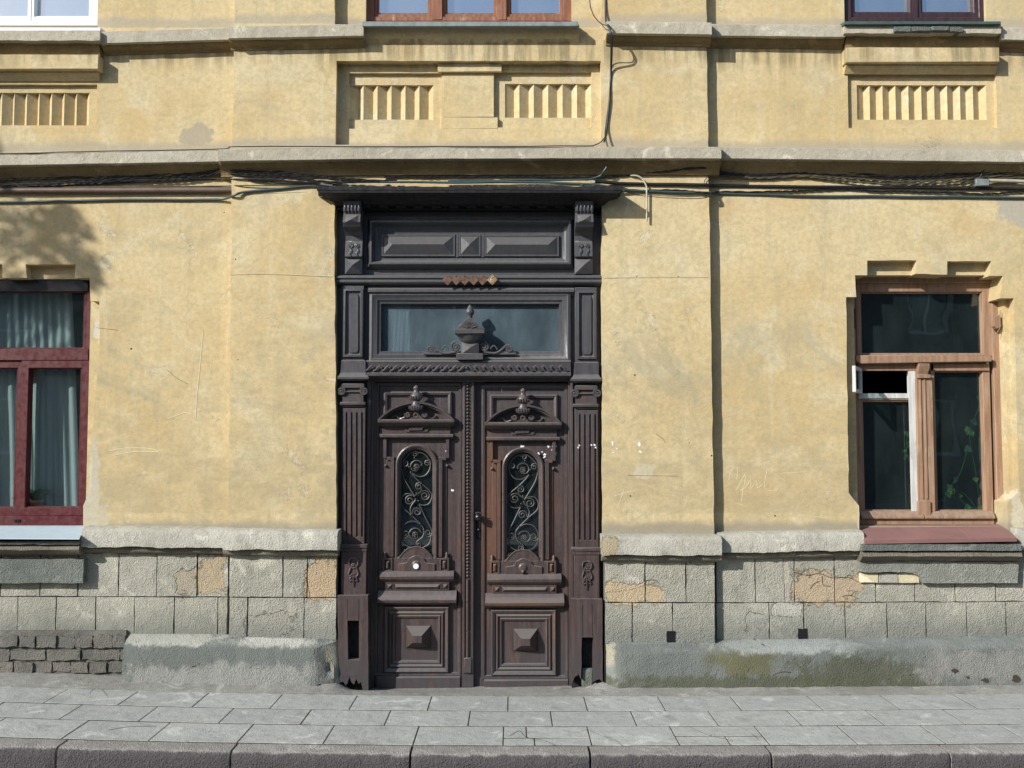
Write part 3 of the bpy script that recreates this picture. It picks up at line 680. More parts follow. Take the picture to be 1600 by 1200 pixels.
# cement footing, bulging and broken
def footing(pa, pb, seed, left_break=False, right_break=False):
    xa, xb = XP(pa, 1050, -.18), XP(pb, 1050, -.18); n = int((xb - xa) / .025); L = []
    for i in range(n + 1):
        x = xa + (xb - xa) * i / n; px = pa + (pb - pa) * i / n
        zt = ZP(ylerp(px, bot) + 1, -.12); zb = gz(x) - .02
        H = zt - zb; ring = []
        pr = [(YB_ + .08, 1.0), (ybase(px) + .005, 1.0), (ybase(px) - .02, .985), (-.135, .91), (-.168, .84), (-.174, .79), (-.178, .55), (-.184, .38), (-.188, .22), (-.194, .08), (-.197, -.05), (YB_ + .08, -.05)]
        k = 0
        brk = 0
        if left_break: brk = max(0, 1 - i * .025 / .06)
        if right_break: brk = max(0, 1 - (n - i) * .025 / .14)
        for Y, t in pr:
            k += 1; z = zb + H * t
            e = mnoise.noise(Vector((x * 3.2, z * 5, seed))) * .010 + mnoise.noise(Vector((x * 13, z * 13, seed + 3))) * .006 + mnoise.noise(Vector((x * 37, z * 37, seed + 5))) * .005
            e += brk * (.085 + .05 * mnoise.noise(Vector((x * 30, z * 22, 1))))
            ring.append((x + (brk * .02 * mnoise.noise(Vector((0, z * 20, 3)))), Y + (e if 1 < k < 12 else 0), z + (e * .5 if 2 < k < 6 else 0)))
        L.append(ring)
    MB().loft(L, cap0=True, cap1=True).build('footing', M['foot'], PL, smooth=38)
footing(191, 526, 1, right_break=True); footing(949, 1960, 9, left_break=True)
for pts in ([(1200, 1062), (1206, 1056), (1222, 1050), (1236, 1051)], [(1430, 1048), (1452, 1058), (1476, 1062), (1500, 1062)], [(1496, 1054), (1515, 1057), (1535, 1056)], [(1380, 1074), (1400, 1071), (1420, 1068)], [(290, 1048), (296, 1045), (302, 1041), (307, 1040), (312, 1036)]):
    crack(PL, pts, False, -.180, .0035)
for (x, y, r_) in ((1491, 1048, .022), (1538, 1064, .030), (1588, 1061, .034), (1512, 1058, .012), (1465, 1066, .014), (497, 1071, .012), (1180, 1000, .004)):
    c = P3(x, y, -.186); q = [(c.x + r_ * random.uniform(.6, 1.2) * math.cos(k * .785), c.z + r_ * .7 * random.uniform(.6, 1.2) * math.sin(k * .785)) for k in range(8)]
    MB().slab(q, -.190, -.15).build('broken_hole', M['crack'], PL, smooth=0)
# courses of bare old brick left of the footing
rowsb = [(993, 1013, 30, 0), (1014, 1033, 59, 12), (1034, 1052, 30, 20), (1053, 1068, 60, 35)]
MB().slab(rloop(-400, 985, 196, 1100, -.055), -.055, .0).build('brick_backing', M['mortar'], BLD, smooth=0)
for ya, yb, pitch, off in rowsb:
    x = -120 + off
    while x < 192:
        x2 = min(x + pitch * random.uniform(.92, 1.08), 196); g_ = random.uniform(.8, 1.6); yo = random.uniform(-.008, .012)
        Y = -.075 + yo
        if x2 - x > 8:
            lp = rough(rloop(x + g_, ya + g_ + random.uniform(-1, 1.5), x2 - g_, yb - g_ + random.uniform(-1.2, .6), Y), .008, .018, x + ya)
            MB().slab(lp, Y, Y + .06).build('brick', M['brick'], PL, smooth=0, bevel=.003)
        x = x2
# rubble and mortar at the wall foot
m = MB()
for k in range(260):
    px = random.choice([random.uniform(0, 520), random.uniform(930, 1600), random.uniform(1380, 1600)]); x = XP(px, 1075, -.23); y = random.uniform(-.27, -.20); s_ = random.uniform(.002, .009) * (1.4 if px > 1380 else 1)
    z = gz(x); a = random.uniform(0, 6)
    c, s2 = math.cos(a) * s_, math.sin(a) * s_
    m.add([(x + c, y + s2, z - .002), (x - s2, y + c, z - .002), (x - c, y - s2, z - .002), (x + s2, y - c, z - .002), (x, y, z + s_ * .8)], [(0, 1, 4), (1, 2, 4), (2, 3, 4), (3, 0, 4), (0, 1, 2, 3)])
rb = m.build('grit', M['dirt'], None, smooth=0); tag(rb, 'loose grit and crumbled mortar along the foot of the wall', 'grit', kind='stuff')
# mortar fillet between the first slabs and the wall
L = []
for i in range(241):
    x = -4.6 + 9.2 * i / 240; z = gz(x); nn = mnoise.noise(Vector((x * 7, 3, 1))) * .008 + mnoise.noise(Vector((x * 25, 3, 1))) * .004; dk = .25 if XP(540, 1075, 0) < x < XP(905, 1075, 0) else 1
    xl, xr = XP(528, 1075, 0), XP(946, 1075, 0)
    wd = max(0, min(1, (x - xl) / .12)) * max(0, min(1, (xr - x) / .22)); wd = wd * wd * (3 - 2 * wd) * (1 - .45 * max(0, min(1, (x - xl) / (xr - xl))))
    def mixz(a_, b_): return a_ * (1 - wd) + b_ * wd
    L.append([(x, mixz(-.04, .13), z + mixz(.022 + nn, -.062)), (x, mixz(-.15, .0), z + mixz(.018 + nn, -.056)), (x, -.22, z + mixz(.010 + nn * .6, -.006)), (x, YR0 - .004 + nn * .5, z + .001), (x, YR0 - .004 + nn * .5, z - .02), (x, mixz(-.04, .13), z - .13)])
MB().loft(L, cap0=True, cap1=True).build('mortar_fillet', M['fillet'], pave, smooth=60)

# ------------------------------------------------------------------ windows
def room(parent, px0, py0, px1, py1, Y, dep=1.3):
    x0, x1, z1, z0 = rect(px0, py0, px1, py1, Y); e = .25
    vs = [(x, y, z) for x in (x0 - e, x1 + e) for y in (Y, Y + dep) for z in (z0 - e, z1 + e)]
    MB().add(vs, [(0, 1, 3, 2), (4, 6, 7, 5), (0, 4, 6, 2), (1, 5, 7, 3), (2, 3, 7, 6)]).build('room', M['room'], parent, smooth=0)
    MB().boxm(x0 - e - .05, x1 + e + .05, Y + dep, Y + dep + .05, z0 - e, z1 + e).build('room_wall', M['room'], parent, smooth=0)
def surround(parent, outer, hole, Y, mat='plaster'):
    MB().slab(rloop(*outer, Y), Y, .34, [rloop(*hole, Y)]).build('reveal', M[mat], BLD, smooth=0)
def sash(parent, r, wpx, Yf, Yb, mat, gmat, name='sash', gy=None, prof=2.5, panename='pane'):
    """glazed frame: outer px rect r, member width, with a stepped inner edge, and its pane"""
    x0, y0, x1, y1 = r; gy = gy if gy is not None else Yb - .008
    w0, w1, w2, w3 = wpx if isinstance(wpx, (tuple, list)) else (wpx,) * 4     # left top right bottom
    h = (x0 + w0, y0 + w1, x1 - w2, y1 - w3)
    L0 = [(*p,) for p in rloop(*r, Yf)]; m = MB()
    m.slab(L0, Yf, Yb, [rloop(*h, Yf)])
    f = m.build(name, M[mat], parent, smooth=0, bevel=.003)
    i = prof
    m = MB().slab(rloop(h[0] - .5, h[1] - .5, h[2] + .5, h[3] + .5, Yf + .012), Yf + .012, Yb, [rloop(h[0] + i, h[1] + i, h[2] - i, h[3] - i, Yf + .012)])
    m.build('glazing_bead', M[mat], parent, smooth=0, bevel=.002)
    MB().box(h[0] - 1, h[1] - 1, h[2] + 1, h[3] + 1, gy, gy + .004).build(panename, M[gmat], parent, smooth=0)
    return f

# lower right window
W1 = MB().slab(rloop(1336, 428, 1574, 822, .10), .10, .17, [rloop(1344, 440, 1560, 814, .10)]).build('window', M['brown'], BLD, smooth=0, bevel=.004)
W1['label'] = 'brown wooden casement window with its small vent pane open'
surround(W1, (1300, 390, 1616, 870), (1337, 430, 1573, 822), .075)
room(W1, 1336, 428, 1574, 822, .20)
sash(W1, (1342, 438, 1556, 556), (6, 16, 14, 3), .115, .16, 'brown', 'glass_dark')
MB().slab(loopxz([(1342, 554), (1555, 554), (1556, 564), (1350, 567), (1342, 562)], .05), .05, .12).build('transom_bar', M['brown'], W1, bevel=.004)
MB().box(1346, 567, 1552, 578, .10, .15).build('transom_rail', M['brown'], W1)
sash(W1, (1342, 616, 1440, 808), (10, 9, 5, 8), .115, .16, 'brown', 'glass_dark')
# vent pane opening, frame left open so the room shows black
MB().slab(rloop(1346, 570, 1438, 622, .108), .108, .15, [rloop(1352, 578, 1426, 614, .108)]).build('vent_frame', M['chippy'], W1, smooth=0, bevel=.002)
MB().box(1427, 577, 1438, 800, .104, .112).build('putty_strip', M['chippy'], W1)
v = empty('vent_sash', P3(1349, 595, .105), W1); v.rotation_euler = (0, 0, R(-117))
m = MB().slab([(0, -.085), (.30, -.085), (.30, .085), (0, .085)], -.01, .012, [[(.022, -.063), (.278, -.063), (.278, .063), (.022, .063)]])
m.build('vent_sash_frame', M['chippy'], v, smooth=0, bevel=.002)
MB().boxm(.02, .28, -.001, .002, -.065, .065).build('vent_pane', M['glass_dark'], v, smooth=0)
sash(W1, (1458, 568, 1556, 808), (8, 10, 12, 8), .115, .16, 'brown', 'glass_dark')
mu = MB().box(1439, 590, 1465, 806, .085, .14).build('mullion', M['brown'], W1, bevel=.003)
for xx in (1445, 1452): MB().box(xx - .9, 592, xx + 1.6, 780, .077, .086).build('reed', M['brown'], mu, bevel=.001)
m = MB(); x0, x1, z1, z0 = rect(1440, 567, 1457, 585, .06)
m.yz(x0, x1, [(.12, z0), (.075, z0), (.07, z0 + .02), (.05, z0 + .045), (.045, z1), (.12, z1)]); m.build('mullion_capital', M['brown'], mu, bevel=.002)
MB().box(1439, 584, 1460, 590, .065, .12).build('capital_ring', M['brown'], mu, bevel=.002)
MB().box(1440, 784, 1460, 806, .068, .09).build('mullion_foot', M['brown'], mu, bevel=.002)
MB().box(1462, 568, 1467, 800, .10, .116).build('closing_strip', M['brown'], W1, bevel=.002)
for a, b in ((1350, 1448), (1450, 1560)):
    x0, x1, z1, z0 = rect(a, 800, b, 811, .07); MB().yz(x0, x1, [(.14, z0), (.06, z0), (.06, z0 + .012), (.09, z1), (.14, z1)]).build('drip_rail', M['brown'], W1)
MB().box(1343, 811, 1560, 821, .085, .16).build('bottom_rail', M['brown'], W1, bevel=.003)
# folded hook hardware in both side rebates
m = MB(); m.box(1336, 480, 1341, 512, .06, .075); m.build('iron_hinge', M['blackmetal'], W1, bevel=.002)
m = MB(); m.slab(loopxz([(1562, 494), (1569, 490), (1571, 508), (1564, 512), (1560, 508)], .03), .03, .075); m.tube([P3(1569, 483, .03), P3(1569, 510, .03), P3(1563, 521, .04)], .003); m.build('iron_hinge', M['brown'], W1)
W1.location.y = .055
# sloping pink sheet sill
sA, sB, sC, sD = P3(1346, 821, .07), P3(1572, 820, .07), P3(1596, 842, -.225), P3(1356, 846, -.225)
m = MB(); th = Vector((0, 0, -.022))
sA2 = P3(1344, 822, .02); n = 10
L = [[sA + (sB - sA) * i / n, sD + (sC - sD) * i / n, sD + (sC - sD) * i / n + th + Vector((0, .004, 0)), sD + (sC - sD) * i / n + th + Vector((0, .03, 0)), sA + (sB - sA) * i / n + Vector((0, 0, -.03))] for i in range(n + 1)]
si = m.loft(L, cap0=True, cap1=True).build('sill', M['pink'], W1, smooth=0)
q0, q1 = sA + (sB - sA) * .66, sD + (sC - sD) * .70
MB().tube([q0 + Vector((0, 0, .002)), q1 + Vector((0, 0, .002))], .003, 4).build('sheet_seam', M['pink'], si)
def under(parent, pa, pb, y, dy, light):
    Mx = M['plate_light'] if light else M['plate']
    c = MB().slab(rough(rloop(pa, y[0], pb, y[1], YB_ - .10), .003, .03, pa), YB_ - .12, YB_ + .02).build('sill_band', M['plate'], parent, smooth=0, bevel=.004)
    cornice([(pa, y[1] + 1), (pb, y[1] + 1)], YB_ - .085, [(YB_ + .05, .012), (YB_ - .07, .01), (YB_ - .10, -.008), (YB_ - .115, -.03), (YB_ - .09, -.05), (YB_ - .06, -.066), (YB_ + .05, -.07)], 'sill_roll', M['torus'], parent, amp=.004, seed=pa)
under(PL, 1345, 1594, (850, 860), 0, True)
lp = loopxz([(1343, 876), (1592, 878), (1590, 911), (1442, 911), (1436, 900), (1425, 895), (1344, 893)], YB_ - .045)
MB().slab(rough(lp, .004, .03, 5), YB_ - .045, YB_ + .02).build('apron_plate', M['plate_light'], PL, smooth=0, bevel=.005)
for a, b, mm in ((1344, 1372, 'yellowbrick'), (1373, 1403, 'cap'), (1404, 1436, 'yellowbrick')):
    MB().slab(rough(rloop(a + .5, 896, b, 910.5, YB_ - .02), .003, .02, a), YB_ - .02, YB_ + .02).build('brick', M[mm], PL, smooth=0, bevel=.003)

# lower left window
W2 = MB().slab(rloop(-90, 428, 139, 822, .10), .10, .17, [rloop(-80, 453, 131, 812, .10)]).build('window', M['red'], BLD, smooth=0, bevel=.004)
W2['label'] = 'modern wine red framed window with sheer curtains inside'
surround(W2, (-110, 390, 172, 870), (-91, 436, 138, 822), .072)
room(W2, -90, 436, 138, 822, .20)
MB().box(-88, 434, 137, 455, .085, .13).build('head_shade', M['blackmetal'], W2)  # black strip standing in for the shade under the window head
sash(W2, (-80, 450, 135, 548), (6, 6, 4, 4), .112, .16, 'red', 'glass_clear', prof=1)
MB().box(-82, 545, 138, 563, .088, .15).build('transom_bar', M['red'], W2, bevel=.003)
sash(W2, (30, 563, 137, 806), (12, 12, 12, 13), .093, .16, 'red', 'glass_clear', prof=1.5)
sash(W2, (-82, 563, 34, 806), (12, 12, 9, 13), .106, .16, 'red', 'glass_clear', prof=1.5)
MB().box(-84, 806, 138, 821, .085, .15).build('bottom_rail', M['red'], W2, bevel=.003)
MB().box(22, 812, 31, 816, .078, .088).build('drain_cap', M['blackmetal'], W2, bevel=.001)
sA, sB, sC, sD = P3(-92, 821, .09), P3(133, 821, .09), P3(124, 841, -.20), P3(-95, 840, -.20)
L = [[a, b, b + Vector((0, 0, -.008)), a + Vector((0, 0, -.02))] for a, b in ((sA, sD), (sB, sC))]
MB().loft(L, cap0=True, cap1=True).build('sill', M['whitesill'], W2, smooth=0)
under(PL, -95, 126, (846, 850), 0, False)
MB().slab(rough(rloop(-95, 874, 130, 911, YB_ - .06), .004, .03, 9), YB_ - .06, YB_ + .02).build('apron_plate', M['plate'], PL, smooth=0, bevel=.006, )
# curtains behind it
def curtain(name, pa, pb, ya, yb, Y, mat, folds, amp=.018, skew=0, label=None, group=None):
    m = MB(); n = max(24, int(folds * 8)); L = []
    for j in range(9):
        t = j / 8; py = ya + (yb - ya) * t; row = []
        for i in range(n + 1):
            s = i / n; px = pa + (pb - pa) * s + skew * (s) * t
            yy = Y + amp * math.sin(s * folds * 6.283 + 1.3 * math.sin(s * 9)) * (.8 + .2 * t) + .004 * math.sin(t * 7 + s * 30)
            row.append((XP(px, py, Y), yy, ZP(py, Y)))
        L.append(row)
    o = m.loft(L, closed=False).build(name, M[mat], None, smooth=80); tag(o, label, 'curtain', group); return o
curtain('curtain', -95, 112, 440, 815, .25, 'curtain', 15, .011, 14, 'sheer green grey curtain hanging behind the wine red window')
curtain('curtain', 48, 82, 560, 815, .235, 'curtain', 2, .012, 0, 'narrow pale curtain panel overlapping at the right casement of the red window')
# pot plant on the inner sill
def leafblade(m, base, tip, w_, droop=.02):
    b = Vector(base); t = Vector(tip); d = t - b; s_ = d.cross(Vector((0, 1, .2))).normalized() * w_; L = []
    for i in range(6):
        k = i / 5; p = b + d * k + Vector((0, 0, droop * math.sin(k * 3.14))); q = math.sin(3.14 * min(.97, k * .9 + .08))
        L.append([p - s_ * q, p + Vector((0, -.004, 0)) * q, p + s_ * q])
    m.loft(L, closed=False)
pp = empty('pot_plant', P3(54, 793, .20)); tag(pp, 'small terracotta pot plant on the inner sill of the wine red window', 'plant')
inv = pp.location
def rel(m, o): m.v = [tuple(Vector(q) - o) for q in m.v]; return m
x, y, z = P3(54, 792, .20)
rel(MB().lathe(x, y, [(z, .040), (z + .03, .050), (z + .032, .056), (z + .045, .056)], 16), inv).build('pot', M['terracotta'], pp)
for k in range(11):
    a = k * 2.4; l = random.uniform(.06, .16); m = MB()
    leafblade(m, (x, y, z + .04), (x + math.cos(a) * l, y + .03 * math.sin(a), z + .04 + random.uniform(.01, .11)), .012, .03)
    rel(m, inv).build('leaf', M['leaf'], pp, smooth=80)
# trailing plant behind the lower right window
tp = empty('climbing_plant', P3(1530, 800, .28)); tag(tp, 'dark trailing ivy with a few lit leaves inside the brown casement window', 'plant'); inv = tp.location
stems = [[(1532, 800), (1525, 740), (1515, 680), (1528, 640), (1540, 610)], [(1530, 800), (1505, 770), (1480, 768), (1496, 775), (1515, 798)], [(1418, 800), (1424, 740), (1416, 700), (1420, 670)], [(1470, 800), (1478, 770), (1500, 740), (1512, 700)]]
lf = 0
for st in stems:
    q = smoothpts([P3(a, b, .26 + random.uniform(-.03, .03)) for a, b in st], 5)
    rel(MB().tube(q, .0022, 5), inv).build('stem', M['leafd'], tp)
    for k, p in enumerate(q):
        if random.random() < .3:
            a = random.uniform(0, 6.28); s_ = random.uniform(.018, .034); m = MB(); c = p + Vector((math.cos(a), 0, math.sin(a))) * .02
            n = 7; m.add([c] + [c + Vector((math.cos(a + i * 6.283 / n) * s_ * (1 if i % 2 else .65), random.uniform(-.01, .006), math.sin(a + i * 6.283 / n) * s_ * (1 if i % 2 else .65))) for i in range(n)], [(0, i + 1, (i + 1) % n + 1) for i in range(n)])
            rel(m, inv).build('leaf', M['leaf' if random.random() < .45 else 'leafd'], tp, smooth=0)

# upper left white window
W3 = MB().slab(rloop(-62, -332, 157, 40, .03), .03, .12, [rloop(-50, -318, 149, 33, .03)]).build('window', M['white'], BLD, smooth=0, bevel=.004)
W3['label'] = 'white plastic framed window with white curtain'
room(W3, -60, -330, 155, 38, .16)
sash(W3, (54, -320, 151, 34), (4, 8, 7, 8), .045, .10, 'white', 'glass_sky', prof=1)
sash(W3, (-52, -320, 53, 34), (7, 8, 4, 8), .045, .10, 'white', 'glass_sky', prof=1)
x0, x1, z1, z0 = rect(-64, 38, 157, 48, -.10)
MB().yz(x0, x1, [(.08, z0 + .05), (-.10, z0 + .022), (-.10, z0), (-.085, z0), (.08, z0 + .01)]).build('sill', M['white'], W3, bevel=.002)
curtain('curtain', -60, 150, -330, 36, .22, 'curtain_w', 11, .02, 0, 'white net curtain behind the white plastic window upstairs')
# upper middle window
W4 = MB().slab(rloop(573, -332, 893, 33, .05), .05, .14, [rloop(586, -320, 880, 26, .05)]).build('window', M['brown2'], BLD, smooth=0, bevel=.003)
W4['label'] = 'wide three light brown wooden window'
room(W4, 573, -330, 893, 33, .18)
for a, b in ((584, 677), (691, 779), (791, 882)):
    sash(W4, (a, -322, b, 30), (6, 8, 6, 8), .065, .12, 'brown2', 'glass_sky', prof=2)
for a, b in ((676, 692), (778, 792)): MB().box(a, -320, b, 31, .045, .10).build('mullion', M['brown2'], W4, bevel=.004)
x0, x1, z1, z0 = rect(566, 31, 903, 41, -.17)
MB().yz(x0, x1, [(.08, z0 + .075), (-.17, z0 + .032), (-.172, z0), (-.16, z0), (.08, z0 + .04)]).build('sill', M['greysheet'], W4, bevel=.002)
# upper right window
W5 = MB().slab(rloop(1316, -332, 1536, 35, .03), .03, .12, [rloop(1327, -320, 1525, 27, .03)]).build('window', M['dark2'], BLD, smooth=0, bevel=.003)
W5['label'] = 'black brown framed window reflecting blue sky'
room(W5, 1316, -330, 1536, 35, .16)
sash(W5, (1325, -322, 1424, 28), (6, 8, 6, 8), .045, .10, 'dark2', 'glass_sky', prof=1.5)
sash(W5, (1430, -322, 1527, 28), (6, 8, 10, 8), .045, .10, 'dark2', 'glass_sky', prof=1.5)
MB().box(1423, -320, 1431, 30, .035, .09).build('mullion', M['dark2'], W5, bevel=.003)
x0, x1, z1, z0 = rect(1319, 31, 1564, 38, -.15)
MB().yz(x0, x1, [(.08, z0 + .06), (-.15, z0 + .02), (-.152, z0), (-.14, z0), (.08, z0 + .03)]).build('sill', M['greensheet'], W5, bevel=.002)

# ------------------------------------------------------------------ the rest of the house behind the facade
xa, xb = XP(-400, 600, 0), XP(1960, 600, 0); zt = ZP(TOP, 0)
m = MB(); m.boxm(xa, xb, 2.2, 9, 0, zt); m.boxm(xa, xa + .3, .30, 2.2, 0, zt); m.boxm(xb - .3, xb, .30, 2.2, 0, zt)
m.boxm(xa, xb, .30, 2.2, zt - .2, zt); m.build('rear_walls', M['plaster'], BLD, smooth=0)
cx = (xa + xb) / 2
m = MB(); m.loft([[(x, -.35, zt), (x, 4.5, zt + 2.2), (x, 9.4, zt), (x, 9.4, zt - .08), (x, -.35, zt - .08)] for x in (xa - .2, xb + .2)], cap0=True, cap1=True)
m.build('roof', M['rust'], BLD, smooth=0)

# ================================================================== THE DOORWAY
YS = .03; YPIL = -.03; YL = .065
WD, WB = M['wood'], M['woodb']
SUR = MB()
SUR.slab(rloop(521, 300, 943, 1090, YS), YS, .14, [rloop(596, 474, 874, 554, YS), rloop(576, 590, 891, 1095, YS)]).build('door_surround', WB, BLD, smooth=0)
SUR = bpy.data.objects['door_surround']
SUR['label'] = 'dark carved wooden door surround with pilasters and bracketed hood'
room(SUR, 560, 450, 900, 1070, .22, 1.0)
# hood
HOOD = empty('hood', P3(734, 300, -.1), BLD); HO = HOOD.location
x0, x1, z1, z0 = rect(495, 291, 973, 297, -.235)
rel(MB().slab(rough([(x0, z0), (x1, z0), (x1, z1), (x0, z1)], .004, .03, 3), -.235, .02), HO).build('hood_board', M['canopy'], HOOD, bevel=.003)
def hoodsec(px0, px1, py0, py1, yf): return rect(px0, py0, px1, py1, yf)
secs = [(497, 971, 296.5, -.232), (499, 969, 301, -.230), (507, 961, 304, -.205), (515, 953, 309, -.165), (521, 947, 316, -.125), (524, 943, 319, -.115)]
L = []
for a, b, py, Y in secs:
    z = ZP(py, Y); xa_, xb_ = XP(a, py, Y), XP(b, py, Y); L.append([(xa_, Y, z), (xb_, Y, z), (xb_, .03, z), (xa_, .03, z)])
rel(MB().loft(L, cap0=True, cap1=True), HO).build('hood_cove', M['canopy'], HOOD, smooth=30)
rel(MB().box(527, 311, 939, 327, -.05, YS), HO).build('hood_fascia', M['canopy'], HOOD, bevel=.002)
for k in range(15):
    a = 536 + k * 27.6
    rel(MB().box(a, 313, a + 15, 323, -.10, -.051), HO).build('dentil', M['canopy'], HOOD, bevel=.002)
# crumbled debris lying on the hood
m = MB()
for k in range(60):
    px = random.uniform(505, 965) if k % 3 else random.uniform(700, 965); p = P3(px, 289, -.2) - HO; p.y += random.uniform(0, .13); s_ = random.uniform(.006, .016); a = random.uniform(0, 6)
    c, s2 = math.cos(a) * s_ * 2, math.sin(a) * s_
    m.add([(p.x + c, p.y + s2, p.z), (p.x - s2, p.y + c, p.z), (p.x - c, p.y - s2, p.z), (p.x + s2, p.y - c, p.z), (p.x, p.y, p.z + s_ * .7)], [(0, 1, 4), (1, 2, 4), (2, 3, 4), (3, 0, 4), (0, 1, 2, 3)])
o = m.build('mortar_crumbs', M['plate'], HOOD, smooth=0); tag(o, kind='stuff')

# frieze with the three raised lozenges
FR = MB().frame((574, 342, 897, 421), [(0, YS), (1, .008), (6, -.030), (8.5, -.032), (13, .014), (15, .018), (18, .024), (20, .026)]).build('frieze', WD, BLD, smooth=25)
def hip(parent, r, Y0, Y1, apex, mat=WD, name='raised_panel', lip=2.5, flat=0):
    x0, x1, z1, z0 = rect(*r, Y0); l = lip / 239
    hw, hh = (x1 - x0) / 2 - l, (z1 - z0) / 2 - l; k = min(hw, hh) * (1 - flat)
    A = [(x0, Y0, z0), (x1, Y0, z0), (x1, Y0, z1), (x0, Y0, z1)]
    B = [(p[0], Y1, p[2]) for p in A]
    C = [(x0 + l, Y1, z0 + l), (x1 - l, Y1, z0 + l), (x1 - l, Y1, z1 - l), (x0 + l, Y1, z1 - l)]
    Dd = [(p[0], Y1 + .005, p[2]) for p in C]
    E = [(x0 + l + k, apex, z0 + l + k), (x1 - l - k, apex, z0 + l + k), (x1 - l - k, apex, z1 - l - k), (x0 + l + k, apex, z1 - l - k)]
    return MB().loft([A, B, C, Dd, E], cap1=True).build(name, mat, parent, smooth=0)
hip(FR, (597, 367, 711, 401), .026, .008, -.024)
hip(FR, (717, 367, 751, 401), .026, .008, -.022)
hip(FR, (757, 368, 873, 401), .026, .008, -.024)
MB().box(711.8, 366, 716.2, 402, .014, .03).build('stile', WD, FR); MB().box(752, 366, 756.2, 402, .014, .03).build('stile', WD, FR)
# brackets
def console(pa, pb, right=False):
    c = empty('bracket', P3((pa + pb) / 2, 425, YPIL), BLD); o = c.location
    Z = lambda py: ZP(py, -.05)
    x0, x1 = XP(pa, 370, -.06), XP(pb, 370, -.06)
    poly = [(YS, Z(318)), (-.135, Z(318)), (-.14, Z(322)), (-.138, Z(334)), (-.122, Z(337)), (-.130, Z(341)), (-.150, Z(352)), (-.125, Z(358)), (-.060, Z(362)), (-.035, Z(368)), (-.030, Z(376)), (-.045, Z(381)), (-.052, Z(392)), (-.058, Z(401)), (-.03, Z(403)), (YS, Z(403))]
    rel(MB().yz(x0, x1, poly), o).build('scroll_block', WD, c, smooth=30, bevel=.0015)
    w_ = x1 - x0
    for k in range(5):   # acanthus ribs on the head
        xx = x0 + w_ * (k + .5) / 5
        rel(MB().tube([(xx, -.130, Z(320)), (xx, -.146, Z(326)), (xx + .002, -.142, Z(333)), (xx, -.128, Z(337))], .0042, 5), o).build('leaf_rib', WD, c)
    for k in (0, 1):     # small foliage curls on the neck
        xx = x0 + w_ * (.3 + .4 * k)
        rel(MB().tube(spiral(xx, Z(384), -.055, .017, 1.5, 1.5, 1 if k else -1), .0030, 5).tube(smoothpts([(xx, -.060, Z(388)), (xx + .006, -.062, Z(392)), (xx - .005, -.064, Z(396)), (xx + .004, -.064, Z(400))]), .0034, 5), o).build('curl', WD, c)
    rel(MB().add([(x0 + w_ * .12, -.128, Z(340)), (x0 + w_ * .88, -.128, Z(340)), (x0 + w_ * .9, -.149, Z(353)), (x0 + w_ * .1, -.149, Z(353)), (x0 + w_ * .5, -.168, Z(349))], [(0, 1, 4), (1, 2, 4), (2, 3, 4), (3, 0, 4)]), o).build('facet', WD, c, smooth=0)
    x0, x1, z1, z0 = rect(pa, 403, pb, 428, -.03); xm, zm = (x0 + x1) / 2, (z0 + z1) / 2
    B = [(x0, YS, z0), (x1, YS, z0), (x1, YS, z1), (x0, YS, z1)]; A = [(p[0], -.028, p[2]) for p in B]
    m = MB().loft([B, A], cap0=True); m.add(A + [(xm, -.072, zm)], [(0, 1, 4), (1, 2, 4), (2, 3, 4), (3, 0, 4)])
    rel(m, o).build('pyramid_boss', WD, c, smooth=0)
console(539, 566); console(898, 926)
# belt moulding under the frieze
def hmould(name, pa, pb, prof, mat=WD, parent=BLD, bevel=0):
    """prof = [(Y, py)...] front outline; closes back to YS"""
    Yf = min(p[0] for p in prof)
    x0 = XP(pa, prof[0][1], Yf); x1 = XP(pb, prof[0][1], Yf)
    q = [(Y, ZP(py, Y)) for Y, py in prof]; bk = YS + .03
    return MB().yz(x0, x1, [(bk, q[0][1])] + q + [(bk, q[-1][1])]).build(name, mat, parent, smooth=30, bevel=bevel)
hmould('belt_moulding', 524, 942, [(-.02, 430), (-.045, 431), (-.05, 434), (-.04, 436), (-.035, 437), (-.04, 438), (-.04, 441), (-.02, 444), (.0, 446), (.02, 448)])
hmould('belt_moulding', 575, 897, [(.0, 448), (.0, 450), (-.02, 452), (-.02, 456), (0, 459), (.01, 462)])
# transom light
TR = MB().frame((578, 458, 891, 566), [(0, YS), (0, .0), (4, -.006), (7, .004), (12, .010), (13, .020), (17, .024), (18, .05)], cap=False).build('transom_light', WD, BLD, smooth=25)
MB().box(594, 472, 876, 556, .062, .066).build('pane', M['glass_dusty'], TR, smooth=0)
curtain('curtain', 611, 640, 466, 560, .078, 'white', 1.5, .004, 0, 'pale strip of cloth hanging behind the glass above the double door')
hmould('wave_band', 571, 892, [(-.02, 563), (-.035, 565), (-.03, 568), (-.03, 582), (-.055, 583), (-.055, 587), (-.03, 590), (.0, 592)], parent=BLD)
wb = bpy.data.objects['wave_band']
for k in range(24):     # running wave ornament
    px = 577 + k * 13.2; s_ = 1 if px < 732 else -1
    m = MB(); p = P3(px, 575, -.036)
    m.tube([(p.x - s_ * .028, p.y + .002, p.z - .018), (p.x - s_ * .012, p.y - .006, p.z - .014), (p.x + s_ * .004, p.y - .008, p.z + .004), (p.x + s_ * .018, p.y - .008, p.z + .014), (p.x + s_ * .030, p.y - .006, p.z + .006), (p.x + s_ * .022, p.y - .008, p.z - .004)], .0062, 6)
    m.build('wave', WD, wb)
